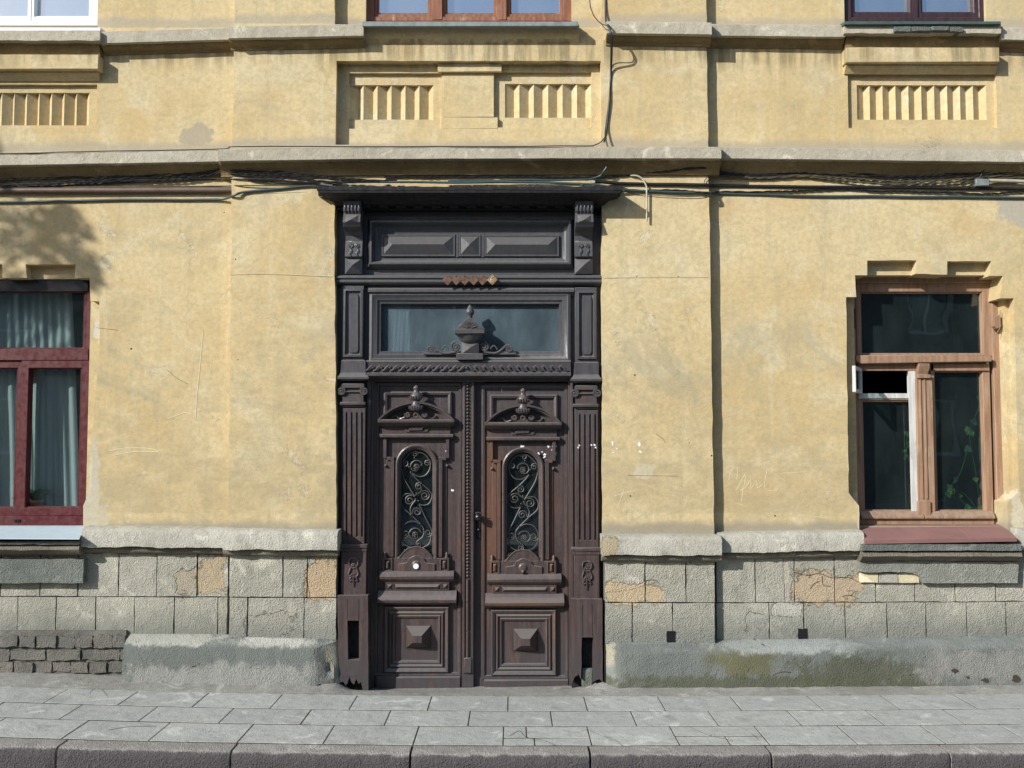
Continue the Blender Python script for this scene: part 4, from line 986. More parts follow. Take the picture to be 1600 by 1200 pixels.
# finial before the transom glass
FN = empty('finial', P3(733, 562, -.02), BLD); o = FN.location
cxm = XP(734, 520, -.05); Z5 = lambda py: ZP(py, -.05)
rel(MB().box(713, 552, 755, 562, -.06, .02), o).build('finial_plinth', WD, FN, bevel=.003)
rel(MB().box(721, 536, 748, 552, -.045, -.005), o).build('finial_pedestal', WD, FN, bevel=.002)
x0, x1, z1, z0 = rect(721, 535, 748, 553, -.045); xm, zm = (x0 + x1) / 2, (z0 + z1) / 2
m = MB().add([(x0, -.0455, z0), (x1, -.0455, z0), (x1, -.0455, z1), (x0, -.0455, z1), (xm, -.07, zm)], [(0, 1, 4), (1, 2, 4), (2, 3, 4), (3, 0, 4)]); rel(m, o).build('pyramid_boss', WD, FN, smooth=0)
rel(MB().lathe(cxm, -.03, [(Z5(536), .040), (Z5(532), .060), (Z5(527), .078), (Z5(521), .092)], 16, .8), o).build('finial_bowl', WD, FN, smooth=50)
rel(MB().box(710, 514, 757, 521, -.11, .0), o).build('finial_slab', WD, FN, bevel=.002)
tri = loopxz([(712, 514), (755, 514), (737, 497), (730, 497)], -.095)
rel(MB().slab(tri, -.095, .0), o).build('finial_gable', WD, FN, bevel=.002)
for k in range(7):
    a = R(20 + k * 23.3); c = P3(733.5, 513, -.098)
    rel(MB().tube([c + Vector((math.cos(a) * .012, 0, math.sin(a) * .008)), c + Vector((math.cos(a) * .045, 0, math.sin(a) * .042))], .0035, 5, .0055), o).build('shell_ray', WD, FN)
rel(MB().lathe(cxm, -.04, [(Z5(498), .018), (Z5(494), .017), (Z5(491), .024), (Z5(489), .030), (Z5(485), .028), (Z5(480), .014), (Z5(476), .004)], 14), o).build('finial_bud', WD, FN, smooth=50)
for s_ in (1, -1):
    m = MB(); c = P3(734 + s_ * 22, 542, -.02); m.tube(spiral(c.x, c.z, -.02, .032, 1.8, R(90), -s_), .0075, 6)
    e = P3(734 + s_ * 62, 545, -.015); m.tube(spiral(e.x, e.z, -.015, .024, 1.7, R(90), s_), .006, 6)
    m.tube(smoothpts([P3(734 + s_ * 22, 550, -.02), P3(734 + s_ * 35, 552, -.02), P3(734 + s_ * 45, 550, -.018), P3(734 + s_ * 58, 539, -.015)]), .0075, 6)
    m.tube(smoothpts([P3(734 + s_ * 32, 545, -.02), P3(734 + s_ * 38, 540, -.02), P3(734 + s_ * 43, 546, -.02)]), .005, 6)
    m.tube([P3(734 + s_ * 14, 553, -.01), P3(734 + s_ * 72, 553, -.01)], .008, 6)
    rel(m, o).build('side_scroll', WD, FN)

# pilasters, built once as the left one
def pilaster(px, dy, dy2, brk):
    """px = left edge of the shaft, dy shifts the upper members, dy2 the lower"""
    q = px - 533; c = empty('door_pilaster', P3(px + 18, 1060, YPIL), BLD); o = c.location
    def bx(name, a, y0, b, y1, yf, yb=YS, bev=.002, mat=WB): return rel(MB().box(a + q, y0, b + q, y1, yf, yb), o).build(name, mat, c, bevel=bev)
    bx('shaft', 534, 446 + dy, 568, 562 + dy, -.015, mat=WD)
    f = rel(MB().frame((537 + q, 452 + dy, 567 + q, 558 + dy), [(0, -.015), (0, -.032), (3, -.034), (4.5, -.018), (6, -.014)]), o).build('panel_frame', WD, c, smooth=25)
    pts = [(545, 463), (547, 459), (558, 459), (560, 463), (560, 547), (558, 551), (547, 551), (545, 547)]
    rel(MB().slab(loopxz([(a + q, b + dy) for a, b in pts], -.026), -.026, -.012), o).build('panel_field', WD, c, bevel=.002)
    # pedestal block with flared foot
    L = []
    for a, b, y, Y in ((535, 569, 562, -.04), (533, 571, 564, -.045), (533, 571, 567, -.045), (532, 571, 582, -.045), (530, 573, 586, -.055), (527, 576, 589, -.065), (527, 576, 592, -.065), (532, 572, 595, -.04)):
        xa_, xb_, z = XP(a + q, y + dy, Y), XP(b + q, y + dy, Y), ZP(y + dy, Y); L.append([(xa_, Y, z), (xb_, Y, z), (xb_, YS, z), (xa_, YS, z)])
    rel(MB().loft(L, cap0=True, cap1=True), o).build('pedestal_block', WD, c, smooth=25)
    bx('capital', 535, 599 + dy, 568, 636 + dy, -.032)
    m = MB()
    y1 = 611 + dy
    for s_, xx in ((-1, 533), (1, 569)):
        p = P3(xx + q, y1, -.045); m.tube(spiral(p.x, p.z, -.045, .028, 1.9, R(90), s_, .2), .0062, 6); m.dome(p.x, p.z, -.045, .007, .01, 8)
    m.tube([P3(535 + q, y1 - 6, -.045), P3(568 + q, y1 - 6, -.045)], .0065, 6).tube([P3(538 + q, y1 + 1, -.042), P3(565 + q, y1 + 1, -.042)], .005, 6)
    rel(m, o).build('volute', WB, c)
    bx('abacus', 534, 600 + dy, 569, 606 + dy, -.05)
    bx('neck_ring', 531, 628 + dy, 571, 633 + dy, -.05, bev=.004)
    # fluted shaft: slab with sunk grooves
    ys0, ys1 = 638 + dy, 852 + dy2
    slots = []
    for k in range(4 if not brk else 4):
        a = 540.5 + k * 8.0; slots.append(loopxz([(a + q, ys0 + 8), (a + q + 1.2, ys0 + 5), (a + q + 2.4, ys0 + 8), (a + q + 2.4, ys1 - 13), (a + q, ys1 - 13)], YPIL))
    rel(MB().slab(rloop(535 + q, ys0, 570 + q, ys1, YPIL), YPIL, YPIL + .022, slots), o).build('fluted_shaft', WB, c, smooth=0, bevel=.0015)
    rel(MB().slab(rloop(533.5 + q, ys0 - 4, 571.5 + q, ys1, YPIL + .02), YPIL + .02, YS), o).build('shaft_back', WB, c, smooth=0)
    bx('base_ring', 529, 851 + dy2, 574, 857 + dy2, -.075, bev=.004); bx('base_ring', 531, 857 + dy2, 573, 862 + dy2, -.068)
    bx('carved_block', 533, 862 + dy2, 572, 934 + dy2, -.062)
    m = MB(); CV = len(m.v); p = P3(552.5 + q, 884 + dy2, -.066); Z = lambda y: ZP(y + dy2, -.066)
    m.tube(spiral(p.x, p.z, -.034, .014, 1, 0, 1, 1.0, 16), .005, 5); m.dome(p.x, p.z, -.03, .008, .014)
    for s_ in (1, -1):
        m.tube(smoothpts([(p.x, -.032, Z(872)), (p.x + s_ * .025, -.036, Z(874)), (p.x + s_ * .028, -.038, Z(881)), (p.x + s_ * .018, -.034, Z(886)), (p.x + s_ * .03, -.036, Z(895)), (p.x + s_ * .02, -.038, Z(900)), (p.x + s_ * .006, -.034, Z(896))]), .0052, 5)
        m.tube(smoothpts([(p.x, -.032, Z(900)), (p.x + s_ * .02, -.036, Z(903)), (p.x + s_ * .024, -.034, Z(908)), (p.x + s_ * .008, -.034, Z(906))]), .0045, 5)
    m.tube([(p.x, -.032, Z(896)), (p.x, -.038, Z(906)), (p.x, -.034, Z(917))], .007, 6, .003)
    m.v = [(a_[0], a_[1] - .034 if a_[1] > -.05 else a_[1], a_[2]) for a_ in m.v]
    rel(m, o).build('carved_drop', WB, c)
    # foot board with its opening
    e0 = 526; e1 = 575
    if not brk:
        sl = loopxz([(543, 970), (561, 970), (561, 1031), (544, 1031)], -.10)
        lp = [*loopxz([(e0 + 1, 930), (e1, 930), (e1 + 1, 1078), (567, 1078), (564, 1066), (560, 1069), (557, 1061), (553, 1070), (549, 1066), (546, 1058), (543, 1068), (540, 1071), (536, 1065), (530, 1068)], -.10)]
        rel(MB().slab(rough(lp, .002, .04, 1), -.10, -.03, [sl]), o).build('foot_board', WB, c, smooth=0, bevel=.003)
        for xx in (542, 560): rel(MB().box(xx, 936, xx + 1, 969, -.1012, -.099), o).build('split', M['canopy'], c, smooth=0)
    else:
        lp = [*loopxz([(893, 936), (941, 936), (942, 1066), (936, 1061), (926, 1066), (927, 996), (909, 996), (908, 1062), (904, 1054), (898, 1058), (894, 1068)], -.10)]
        rel(MB().slab(rough(lp, .002, .04, 1), -.10, -.03), o).build('foot_board', WB, c, smooth=0, bevel=.003)
        for xx in (910, 925): rel(MB().box(xx, 945, xx + .8, 994, -.1012, -.099), o).build('split', M['canopy'], c, smooth=0)
    rel(MB().box(529 + q, 930 + dy2, 573 + q, 1085, -.03, YS), o).build('foot_back', M['canopy'], c, smooth=0)
    return c
pilaster(533, 0, 0, False); pilaster(897.5, 3, 5, True)
# cement patch plugging the broken right foot
MB().box(909, 1045, 927, 1078, -.075, -.031).build('cement_plug', M['foot'], BLD, bevel=.01)
# jambs round the leaves
for a, b, Y in ((572, 577, .0), (577, 582, .02), (582, 586, .04)):
    MB().box(a, 590, b, 1085, Y, .12).build('jamb', WB, BLD, bevel=.0015)
for a, b, Y in ((892, 896, .0), (888.5, 892, .02)):
    MB().box(a, 592, b, 1085, Y, .12).build('jamb', WB, BLD, bevel=.0015)
MB().box(577, 588, 893, 596, .015, .12).build('door_head', WB, BLD, bevel=.002)

# ---- the leaf (left one is modelled, right one copies it)
LEAF = empty('door_leaf', P3(586, 1070, YL), BLD); LO = LEAF.location
LEAF['label'] = 'carved left door leaf with round white sticker'
def lb(m, name, mat=WB, smooth=30, bevel=0.0): return rel(m, LO).build(name, mat, LEAF, smooth=smooth, bevel=bevel)
def arch(cx, hw, ytop, ybot, Y, n=16, grow=0.0, segmental=False):
    """round headed outline in (X,Z)"""
    x0 = XP(cx - hw, 760, Y) - grow; x1 = XP(cx + hw, 760, Y) + grow; r = (x1 - x0) / 2; xm = (x0 + x1) / 2
    zt_ = ZP(ytop, Y) + grow; zb = ZP(ybot, Y) - grow; zs = zt_ - r
    return [(x0, zb), (x1, zb)] + [(xm + r * math.cos(math.pi * k / n), zs + r * math.sin(math.pi * k / n)) for k in range(n + 1)]
glassL = arch(651, 24.5, 702, 866, YL)
lb(MB().slab(rloop(584, 594, 723, 1077, YL), YL, .105, [glassL]), 'leaf_board', bevel=.0015, smooth=0)
# outer stepped moulding of the leaf
lb(MB().frame((586, 598, 721, 1056), [(0, YL), (0, YL - .014), (2, YL - .016), (5, YL - .012), (6, YL - .0)], cap=False), 'border_moulding')
# upper little frame behind the pediment
lb(MB().frame((600, 612, 706, 668), [(0, YL), (0, YL - .020), (2.5, YL - .026), (5.5, YL - .020), (7, YL - .002)], cap=False), 'top_panel_frame')
# side boards of the arched panel
for s_ in (0, 1):
    f_ = (lambda a: a) if s_ == 0 else (lambda a: 1301 - a)
    def bxs(name, a, y0, b, y1, yf, bev=.002):
        A, B = sorted((f_(a), f_(b))); return lb(MB().box(A, y0, B, y1, yf, YL), name, bevel=bev)
    bxs('upper_side_strip', 599, 684, 604, 716, YL - .03)
    bxs('shoulder', 604, 714, 616, 719, YL - .032)
    bxs('side_strip', 610, 719, 615.5, 870, YL - .03)
    bxs('side_fillet', 616.5, 719, 619, 870, YL - .018)
    bxs('back_strip', 603, 719, 610, 880, YL - .008)
    kx, kz = XP(f_(602.5), 728, YL - .02), ZP(728, YL - .02)
    lb(MB().dome(kx, kz, YL, .012, .03), 'knob', smooth=60)
    zk = ZP(873, YL)
    lb(MB().lathe(kx, YL - .018, [(zk, .012), (zk + .012, .014), (zk + .02, .009), (zk + .03, .011), (zk + .045, .003)], 10), 'pinnacle', smooth=60)
    A, B = sorted((f_(599), f_(614)))
    lb(MB().frame((A, 871, B, 893), [(0, YL), (0, YL - .032), (2.5, YL - .034), (3.5, YL - .016), (5.5, YL - .030), (7, YL - .034)]), 'corner_block')
# arched frame
def archframe(steps, name):
    L = []
    for gpx, Y in steps: L.append([(x, Y, z) for x, z in arch(651, 24.5, 702, 866, YL, 18, gpx / 239.)])
    lb(MB().loft(L), name, smooth=35)
archframe([(8, YL), (8, YL - .022), (6, YL - .026), (3.5, YL - .020), (2.5, YL - .010), (.5, YL - .006), (0, YL + .03)], 'arch_moulding')
# apron below the arch: lobed plate
ap = [(613, 893), (688, 893), (688, 872), (676, 872), (672, 866), (668, 862), (662, 857), (654, 855), (646, 855), (638, 857), (632, 862), (628, 866), (624, 872), (613, 872)]
lb(MB().slab(loopxz(ap, YL - .024), YL - .024, YL), 'lobed_apron', bevel=.003, smooth=0)
ap2 = [(622, 893), (680, 893), (680, 881), (666, 879), (662, 872), (654, 868), (647, 868), (639, 872), (635, 879), (622, 881)]
lb(MB().slab(loopxz(ap2, YL - .036), YL - .036, YL - .02), 'lobed_apron', bevel=.004, smooth=0)
lb(MB().tube([(*P3(x, y, YL - .024),) for x, y in ap[3:13]], .005, 6), 'apron_bead')
# entablature over the arch and segmental pediment
def bandp(a, b, prof, name):
    Yf = min(p[0] for p in prof); q = [(Y, ZP(py, Y)) for Y, py in prof]
    return lb(MB().yz(XP(a, prof[0][1], Yf), XP(b, prof[0][1], Yf), [(YL + .01, q[0][1])] + q + [(YL + .01, q[-1][1])]), name, smooth=30, bevel=.001)
bandp(590, 710, [(YL - .085, 655), (YL - .09, 657), (YL - .088, 660), (YL - .07, 663), (YL - .045, 666)], 'pediment_base')
bandp(597, 704, [(YL - .022, 666), (YL - .022, 678)], 'pediment_frieze')
bandp(593, 708, [(YL - .045, 678), (YL - .05, 680), (YL - .05, 683), (YL - .03, 685)], 'lower_fillet')
def arcpts(cx, hw, ytop, ybase, n, Y, k=0.0):
    c0 = P3(cx, ybase, Y); w_ = hw / 237.; h_ = (ybase - ytop) / 237.; Rr = (w_ * w_ + h_ * h_) / (2 * h_); a = math.asin(min(1, w_ / Rr))
    return [(c0.x + (Rr - k) * math.sin(-a + 2 * a * i / n), c0.z + h_ - Rr + (Rr - k) * math.cos(-a + 2 * a * i / n)) for i in range(n + 1)]
def arcband(k0, k1, Yf, Yb, name):
    o_ = arcpts(650, 59, 628, 656, 20, YL - .08, k0); i_ = arcpts(650, 59, 628, 656, 20, YL - .08, k1)
    zb = ZP(656, YL - .08); lp = [(x, max(z, zb)) for x, z in o_] + [(x, max(z, zb)) for x, z in reversed(i_)]
    vs = []; L = []
    for (a, b), (c, d) in zip(o_, i_):
        b = max(b, zb - .01); d = max(d, zb - .01); L.append([(a, Yf, b), (c, Yf, d), (c, Yb, d), (a, Yb, b)])
    lb(MB().loft(L, cap0=True, cap1=True), name, smooth=30)
arcband(0, .012, YL - .09, YL, 'pediment_arch'); arcband(.012, .024, YL - .066, YL, 'pediment_arch'); arcband(.024, .032, YL - .035, YL, 'pediment_arch')
tym = [(x, max(z, ZP(658, YL - .02))) for x, z in arcpts(650, 56, 632, 657, 16, YL - .02, 0)]
lb(MB().slab(tym, YL - .012, YL + .002), 'tympanum', smooth=0)
# urn and scrolls in the pediment
cu = XP(650, 630, YL - .08); Zu = lambda py: ZP(py, YL - .08); yu = YL - .075
lb(MB().lathe(cu, yu, [(Zu(642), .030), (Zu(640), .042), (Zu(637), .046), (Zu(635), .034), (Zu(631), .030), (Zu(627), .022), (Zu(625), .028), (Zu(624), .036), (Zu(619), .040), (Zu(616), .030), (Zu(613), .020), (Zu(609), .014), (Zu(607), .020), (Zu(605), .018), (Zu(602), .004)], 14, .8), 'urn', smooth=45)
for k in range(7):
    a = R(200 + k * 23); lb(MB().tube([(cu + .041 * math.cos(a), yu + .034 * math.sin(a), Zu(624)), (cu + .043 * math.cos(a), yu + .036 * math.sin(a), Zu(619))], .0045, 5), 'urn_gadroon')
for k in range(8):
    a = R(196 + k * 21); lb(MB().tube([(cu + .046 * math.cos(a), yu + .038 * math.sin(a), Zu(639)), (cu + .044 * math.cos(a), yu + .036 * math.sin(a), Zu(634))], .0042, 5), 'urn_gadroon')
m = MB(); p = P3(650, 649, YL - .075); m.tube(spiral(p.x, p.z, p.y, .014, 1, 0, 1, 1.0, 16), .0055, 6)
lb(m, 'ring_boss')
for s_ in (1, -1):
    p = P3(650 + s_ * 13, 648, YL - .07); m = MB().tube(spiral(p.x, p.z, p.y, .018, 1.7, R(90 - s_ * 60), -s_, .2), .0055, 6)
    m.tube(smoothpts([P3(650 + s_ * 18, 652, YL - .06), P3(650 + s_ * 26, 654, YL - .05), P3(650 + s_ * 32, 649, YL - .045), P3(650 + s_ * 38, 653, YL - .04)]), .0045, 5)
    lb(m, 'pediment_scroll')
lb(MB().slab(loopxz([(630, 667), (638, 672), (664, 672), (672, 667), (668, 675), (634, 675)], YL - .03), YL - .03, YL - .018).slab(loopxz([(640, 667), (662, 666), (660, 672), (638, 673)], YL - .04), YL - .04, YL - .018), 'frieze_tablet', smooth=0, bevel=.002)
# base mouldings
bandp(593, 709, [(YL - .03, 892), (YL - .046, 894), (YL - .058, 899), (YL - .062, 901), (YL - .058, 905), (YL - .035, 909)], 'sill_moulding')
bandp(601, 702, [(YL - .03, 908), (YL - .03, 928)], 'dado_band')
hip(LEAF, (603, 911, 614, 922), YL - .031, YL - .036, YL - .05, WB, 'dado_diamond', 1)
hip(LEAF, (615, 911, 689, 922), YL - .031, YL - .036, YL - .05, WB, 'dado_bar', 1)
hip(LEAF, (690, 911, 701, 922), YL - .031, YL - .036, YL - .05, WB, 'dado_diamond', 1)
for n_ in LEAF.children:
    if n_.name.startswith('dado_bar') or n_.name.startswith('dado_diamond'): n_.location = -LO
bandp(589, 713, [(YL - .034, 923), (YL - .044, 928), (YL - .052, 931), (YL - .072, 936), (YL - .076, 938), (YL - .070, 942), (YL - .02, 946)], 'lower_cornice')
lb(MB().frame((600, 947, 702, 1050), [(0, YL), (0, YL - .022), (2, YL - .030), (6, YL - .020), (7, YL - .012), (10, YL - .026), (13, YL - .010), (14.5, YL - .020), (17, YL - .016), (18.5, YL - .002)]), 'lower_panel', smooth=25)
b = hip(LEAF, (633, 976, 674, 1014), YL - .002, YL - .006, YL - .088, WB, 'boss', 1, .30); b.location = -LO
bandp(588, 719, [(YL - .004, 1055), (YL - .03, 1059), (YL - .032, 1085)], 'kick_board')

# wrought iron grille
def grille(off, mir, leaf, lo, dyp):
    Yg = YL + .018; c0 = 651
    def T(x, y):
        X = 580 + x / 3.871; Yy = 590 + y / 3.871
        if mir: X = 2 * c0 - X
        return P3(X + off, Yy + dyp, Yg)
    m = MB(); r = .0042
    def line(p): m.tube(smoothpts([T(*q) for q in p], 5), r, 5)
    def sp(x, y, rad, t, a, s_, rm=.2):
        c = T(x, y); a = R(a)
        if mir: a = math.pi - a; s_ = -s_
        m.tube(spiral(c.x, c.z, Yg, rad / 3.871 / 236, t, a, s_, rm), r, 5)
        return c
    line([(365, 940), (352, 1000), (310, 1028), (262, 1030), (205, 1010), (180, 950), (200, 890), (250, 868), (297, 884)])
    line([(185, 560), (205, 620), (262, 715)]); line([(240, 572), (262, 600), (303, 640), (350, 680), (368, 715), (350, 760), (318, 772), (290, 765)])
    line([(262, 715), (215, 702), (185, 730), (188, 780), (240, 828), (297, 884), (318, 918), (312, 960), (278, 990), (275, 1010)])
    line([(290, 765), (330, 850), (365, 920), (366, 950)])
    line([(205, 490), (235, 460), (268, 448), (320, 462), (352, 500), (356, 545), (330, 588), (285, 598), (240, 572)])
    line([(185, 560), (180, 520), (205, 490)])
    line([(270, 738), (245, 770), (236, 800), (246, 828)]); line([(262, 715), (300, 690), (303, 660)])
    for a in ((232, 742, 30, 1.6, 60, 1), (325, 714, 32, 1.7, 120, -1), (278, 812, 28, 1.6, 200, -1), (288, 658, 24, 1.5, 40, 1), (206, 522, 24, 1.5, 200, -1), (340, 518, 22, 1.4, 340, 1), (268, 462, 20, 1.4, 0, 1),
              (208, 945, 26, 1.5, 200, 1), (344, 940, 24, 1.5, 340, -1), (288, 1012, 18, 1.3, 180, 1), (262, 948, 42, 1.4, 20, 1), (270, 538, 42, 1.4, 20, 1)): sp(*a)
    for x, y in ((262, 950), (270, 545)):
        c = T(x, y)
        for k in range(5): m.dome(c.x + .010 * math.cos(k * 1.2566), c.z + .010 * math.sin(k * 1.2566), Yg - .004, .0068, .008, 7)
        m.dome(c.x, c.z, Yg - .008, .005, .008, 7)
    for x, y in ((262, 718), (285, 745), (240, 572), (303, 640), (240, 828), (297, 884), (318, 918), (230, 540), (305, 530), (228, 942), (262, 485), (275, 700), (268, 735)):
        c = T(x, y); m.dome(c.x, c.z, Yg - .003, .0066, .008, 7)
    return rel(m, lo).build('iron_grille', M['iron'], leaf, smooth=60)
def leafglass(off, leaf, lo, dyp):
    rel(MB().box(622 + off, 694 + dyp, 680 + off, 872 + dyp, YL + .034, YL + .037), lo).build('pane', M['glass_dark'], leaf, smooth=0)
# copy to the right leaf first (everything so far is common)
LEAF2 = LEAF.copy(); COL.objects.link(LEAF2); LEAF2.parent = BLD
OFF = P3(651 + 166, 765 + 4.5, YL) - P3(651, 765, YL)
LEAF2.location = LO + OFF
LEAF2['label'] = 'carved right door leaf with black lever handle'
for ch in list(LEAF.children):
    c = ch.copy(); COL.objects.link(c); c.parent = LEAF2
grille(0, False, LEAF, LO, 0); leafglass(0, LEAF, LO, 0)
grille(166, True, LEAF2, LEAF2.location, 4.5); leafglass(166, LEAF2, LEAF2.location, 4.5)
# knob on the right apron, sticker on the left
p = P3(817, 893, YL - .03); rel(MB().dome(p.x, p.z, YL - .036, .014, .028), LEAF2.location).build('apron_knob', WB, LEAF2, smooth=60)
p = P3(817, 887, YL - .036); rel(MB().dome(p.x, p.z, YL - .036, .03, .010, 16), LEAF2.location).build('apron_hump', WB, LEAF2, smooth=60)
p = P3(650, 883, YL - .036); rel(MB().dome(p.x, p.z, YL - .036, .03, .010, 16), LO).build('apron_hump', WB, LEAF, smooth=60)
p = P3(650, 885, YL - .048); m = MB().dome(p.x, p.z, YL - .046, .018, .002, 16); sk = m.build('door_sticker', M['flake'], None); tag(sk, 'small round white sticker stuck on the lower left door leaf', 'sticker')
for i, (x, y, w_, h_) in enumerate(((816.5, 698, 9, 6), (866, 697, 6, 6), (857, 698, 4, 4), (841, 709, 5, 5), (851, 710, 4, 4), (851, 714, 4, 4), (867, 709, 6, 5), (847, 706, 3, 2), (862, 703, 2, 2))):
    splash(x, y, w_, h_, YL - (.019 if y > 700 and x < 845 else .0), i)
for x, y in ((905, 696), (903, 699), (924, 695), (929, 695), (931, 699)): splash(x, y, 3, 3, YPIL, 0)
splash(698, 709 - 5, 4, 4, YL, 0); splash(707, 766, 4, 4, YL, 1); splash(784, 608, 1.5, 9, YL, 2)
# centre astragal with beads
AST = MB().box(722, 594, 741, 1076, YL - .03, .10).build('astragal', WB, BLD, bevel=.004)
for a in (723.5, 737): MB().box(a, 594, a + 3, 1052, YL - .042, YL - .029).build('astragal_fillet', WB, AST, bevel=.002)
m = MB(); y = 598
while y < 902:
    p = P3(730.5, y, YL - .034); m.dome(p.x, p.z, YL - .031, .0095, .017, 8); y += 5.3
bs = m.build('bead_string', WB, AST, smooth=60); bs['kind'] = 'stuff'
for ya, yb in ((905, 940), (942, 985), (987, 1030)):
    a = P3(730.5, ya, YL - .035); b_ = P3(730.5, yb, YL - .035); MB().tube([a, a + (b_ - a) * .15, a + (b_ - a) * .85, b_], .010, 8).build('twisted_rod', WB, AST, smooth=60)
MB().box(725, 1028, 737, 1052, YL - .05, YL - .02).build('astragal_foot', WB, AST, bevel=.004)
MB().box(738, 596, 757, 1076, YL + .004, .104).build('meeting_stile', WB, BLD)
# handle
HN = empty('door_handle', P3(749, 815, YL - .02), LEAF2); HN.location = P3(749, 815, YL) - LEAF2.location; ho = P3(749, 815, YL)
rel(MB().box(744.5, 800, 752, 842, YL - .012, YL), ho).build('backplate', M['blackmetal'], HN, bevel=.004)
p = P3(747.5, 808, YL - .04); rel(MB().lathe(0, 0, [(0, .009), (.03, .009), (.034, .021), (.05, .024), (.06, .018), (.064, .004)], 14), Vector((0, 0, 0)))
m = MB(); prof = [(0, .009), (.028, .010), (.032, .020), (.045, .025), (.058, .020), (.064, .004)]
L = [[(p.x + r_ * math.cos(k * .4488), YL - .012 - d, p.z + r_ * math.sin(k * .4488)) for k in range(14)] for d, r_ in prof]
rel(m.loft(L, cap1=True), ho).build('knob', M['blackmetal'], HN, smooth=50)
p = P3(748, 828, YL - .02); rel(MB().dome(p.x, p.z, YL - .012, .013, .012), ho).build('lock_cylinder', M['blackmetal'], HN)
p = P3(747, 802, YL - .07); rel(MB().tube([(p.x - .018, YL - .05, p.z), (p.x, YL - .056, p.z + .006), (p.x + .016, YL - .05, p.z)], .003, 6), ho).build('knob_glint', M['chrome'], HN)  # bright steel arc in place of a glint on the knob
# threshold

# ------------------------------------------------------------------ number plates above the transom
ord_ = ['leftmost', 'second', 'third', 'fourth', 'fifth', 'last']
for i, x in enumerate((699, 713, 726, 740, 754, 769)):
    c = P3(x, 437, -.06); h = .036 * (1 if i else 1.0); Y = -.056 - (.003 if i % 2 else 0)
    r0 = empty('number_plate', (c.x, Y, c.z)); r0.rotation_euler = (0, R(random.uniform(-4, 4)), 0)
    MB().slab([(0, -h), (h, 0), (0, h), (-h, 0)], -.0015, .0015).build('plate', M['rustlight' if i == 5 else 'rust'], r0, smooth=0)
    if i == 5:
        pts = [(.008, .018), (-.002, .016), (-.009, .004), (-.009, -.006), (-.004, -.014), (.004, -.014), (.009, -.006), (.004, .001), (-.004, .000), (-.008, -.006)]
        MB().tube([(a, -.003, b) for a, b in smoothpts([(*q, 0) for q in pts], 3) and [(v.x, v.y) for v in smoothpts([(*q, 0) for q in pts], 3)]], .0024, 5).build('digit', M['cream'], r0)
    else: MB().dome(0, .022, -.0015, .003, .003, 6).build('nail', M['blackmetal'], r0)
    tag(r0, (ord_[i] + ' rusty diamond plate in the row over the transom' if i < 5 else 'paler diamond plate bearing a 6, last in the row over the transom'), 'number plate', 'diamond number plates above the door')

# ================================================================== CABLES
def cable(pts, r, mat, label, name='cable', twist=0, Y=None, wob=.003, cat='cable', grp='cables strung under the cornice'):
    """pts = (px, py, Y)"""
    q = [P3(x, y, yy) for x, y, yy in pts]
    o = empty(name, q[0]) if twist > 1 else None
    base = smoothpts(q, 10)
    sd_ = random.random() * 50
    base = [b + Vector((0, 0, mnoise.noise(Vector((b.x * 5, sd_, 0))) * wob)) for b in base]
    if twist > 1:
        for k in range(twist):
            ph = k * 6.283 / twist; s_ = [0]
            fine = smoothpts(base, 4); pr = []
            dist = 0
            for i, b in enumerate(fine):
                if i: dist += (fine[i] - fine[i - 1]).length
                a = dist * 48 + 2.2 * math.sin(dist * 9 + sd_) + ph; pr.append(b + Vector((0, math.sin(a), math.cos(a))) * r * .85 - o.location)
            MB().tube(pr, r, 5).build('strand', M[mat], o, smooth=60)
    else: o = MB().tube(base, r, 7).build(name, M[mat], None, smooth=60)
    tag(o, label, cat, grp); return o
c0, c1 = -.012, YC - .012
cf, cfc = -.125, -.19     # cornice fronts
cable([(-300, 242, cf), (0, 240, cf), (125, 237, cf), (338, 233, cf), (370, 229, cfc), (520, 229, cfc), (700, 229, cfc), (900, 228, cfc), (930, 226, cfc + .04), (944, 216, c1), (946, 200, c1), (952, 150, c1), (954, 100, c1), (954, 60, c1 - .12), (950, 42, c1 - .125), (938, 36, c1 - .1), (926, 20, c1), (921, -10, c1), (921, -120, c1)], .0035, 'cable_black', 'thin black cable along the cornice top that climbs beside the middle upper window')
cable([(948, -120, c1), (946, 20, c1), (952, 42, c1 - .12), (956, 62, c1 - .125), (955, 110, c1), (952, 160, c1), (948, 200, c1), (944, 222, c1 - .05)], .006, 'cable_black', 'thicker dark cable hanging down the wall right of the sunk panel')
cable([(-300, 300, .01), (0, 298, -.018), (200, 297.5, -.018), (364, 297, -.018)], .022, 'cable_brown', 'thick brown pipe low under the cornice above the red window', 'conduit_pipe', cat='pipe', grp=None, wob=.001)
cable([(-300, 318, c0), (0, 316, c0), (100, 314, c0), (200, 312, c0), (300, 312, c0), (348, 311, c0 - .01), (366, 305, c1 - .01), (390, 299, c1), (500, 289, c1), (560, 284, c1 - .02), (700, 285, c1 - .04), (820, 285, c1 - .04), (920, 288, c1 - .05), (975, 296, c1 - .02), (1010, 299, c1), (1105, 301, c1), (1125, 302, c0), (1260, 306, c0), (1400, 307, c0), (1600, 309, c0), (1850, 312, c0)], .008, 'cable_teal', 'long dull green cable from the brown pipe over the door hood to the right')
cable([(-300, 296, c0), (0, 293, c0), (120, 289, c0), (250, 283, c0), (360, 279, c0), (400, 283, c1), (480, 287, c1), (520, 290, c1 - .03)], .006, 'cable_grey', 'dark grey cable between the brown pipe and the cornice on the left')
cable([(120, 283, c0), (200, 281, c0), (280, 279, c0), (345, 279, c0), (366, 278, c1), (430, 280, c1), (490, 284, c1)], .0065, 'cable_cream', 'dirty cream cable directly above the dark grey one on the left')
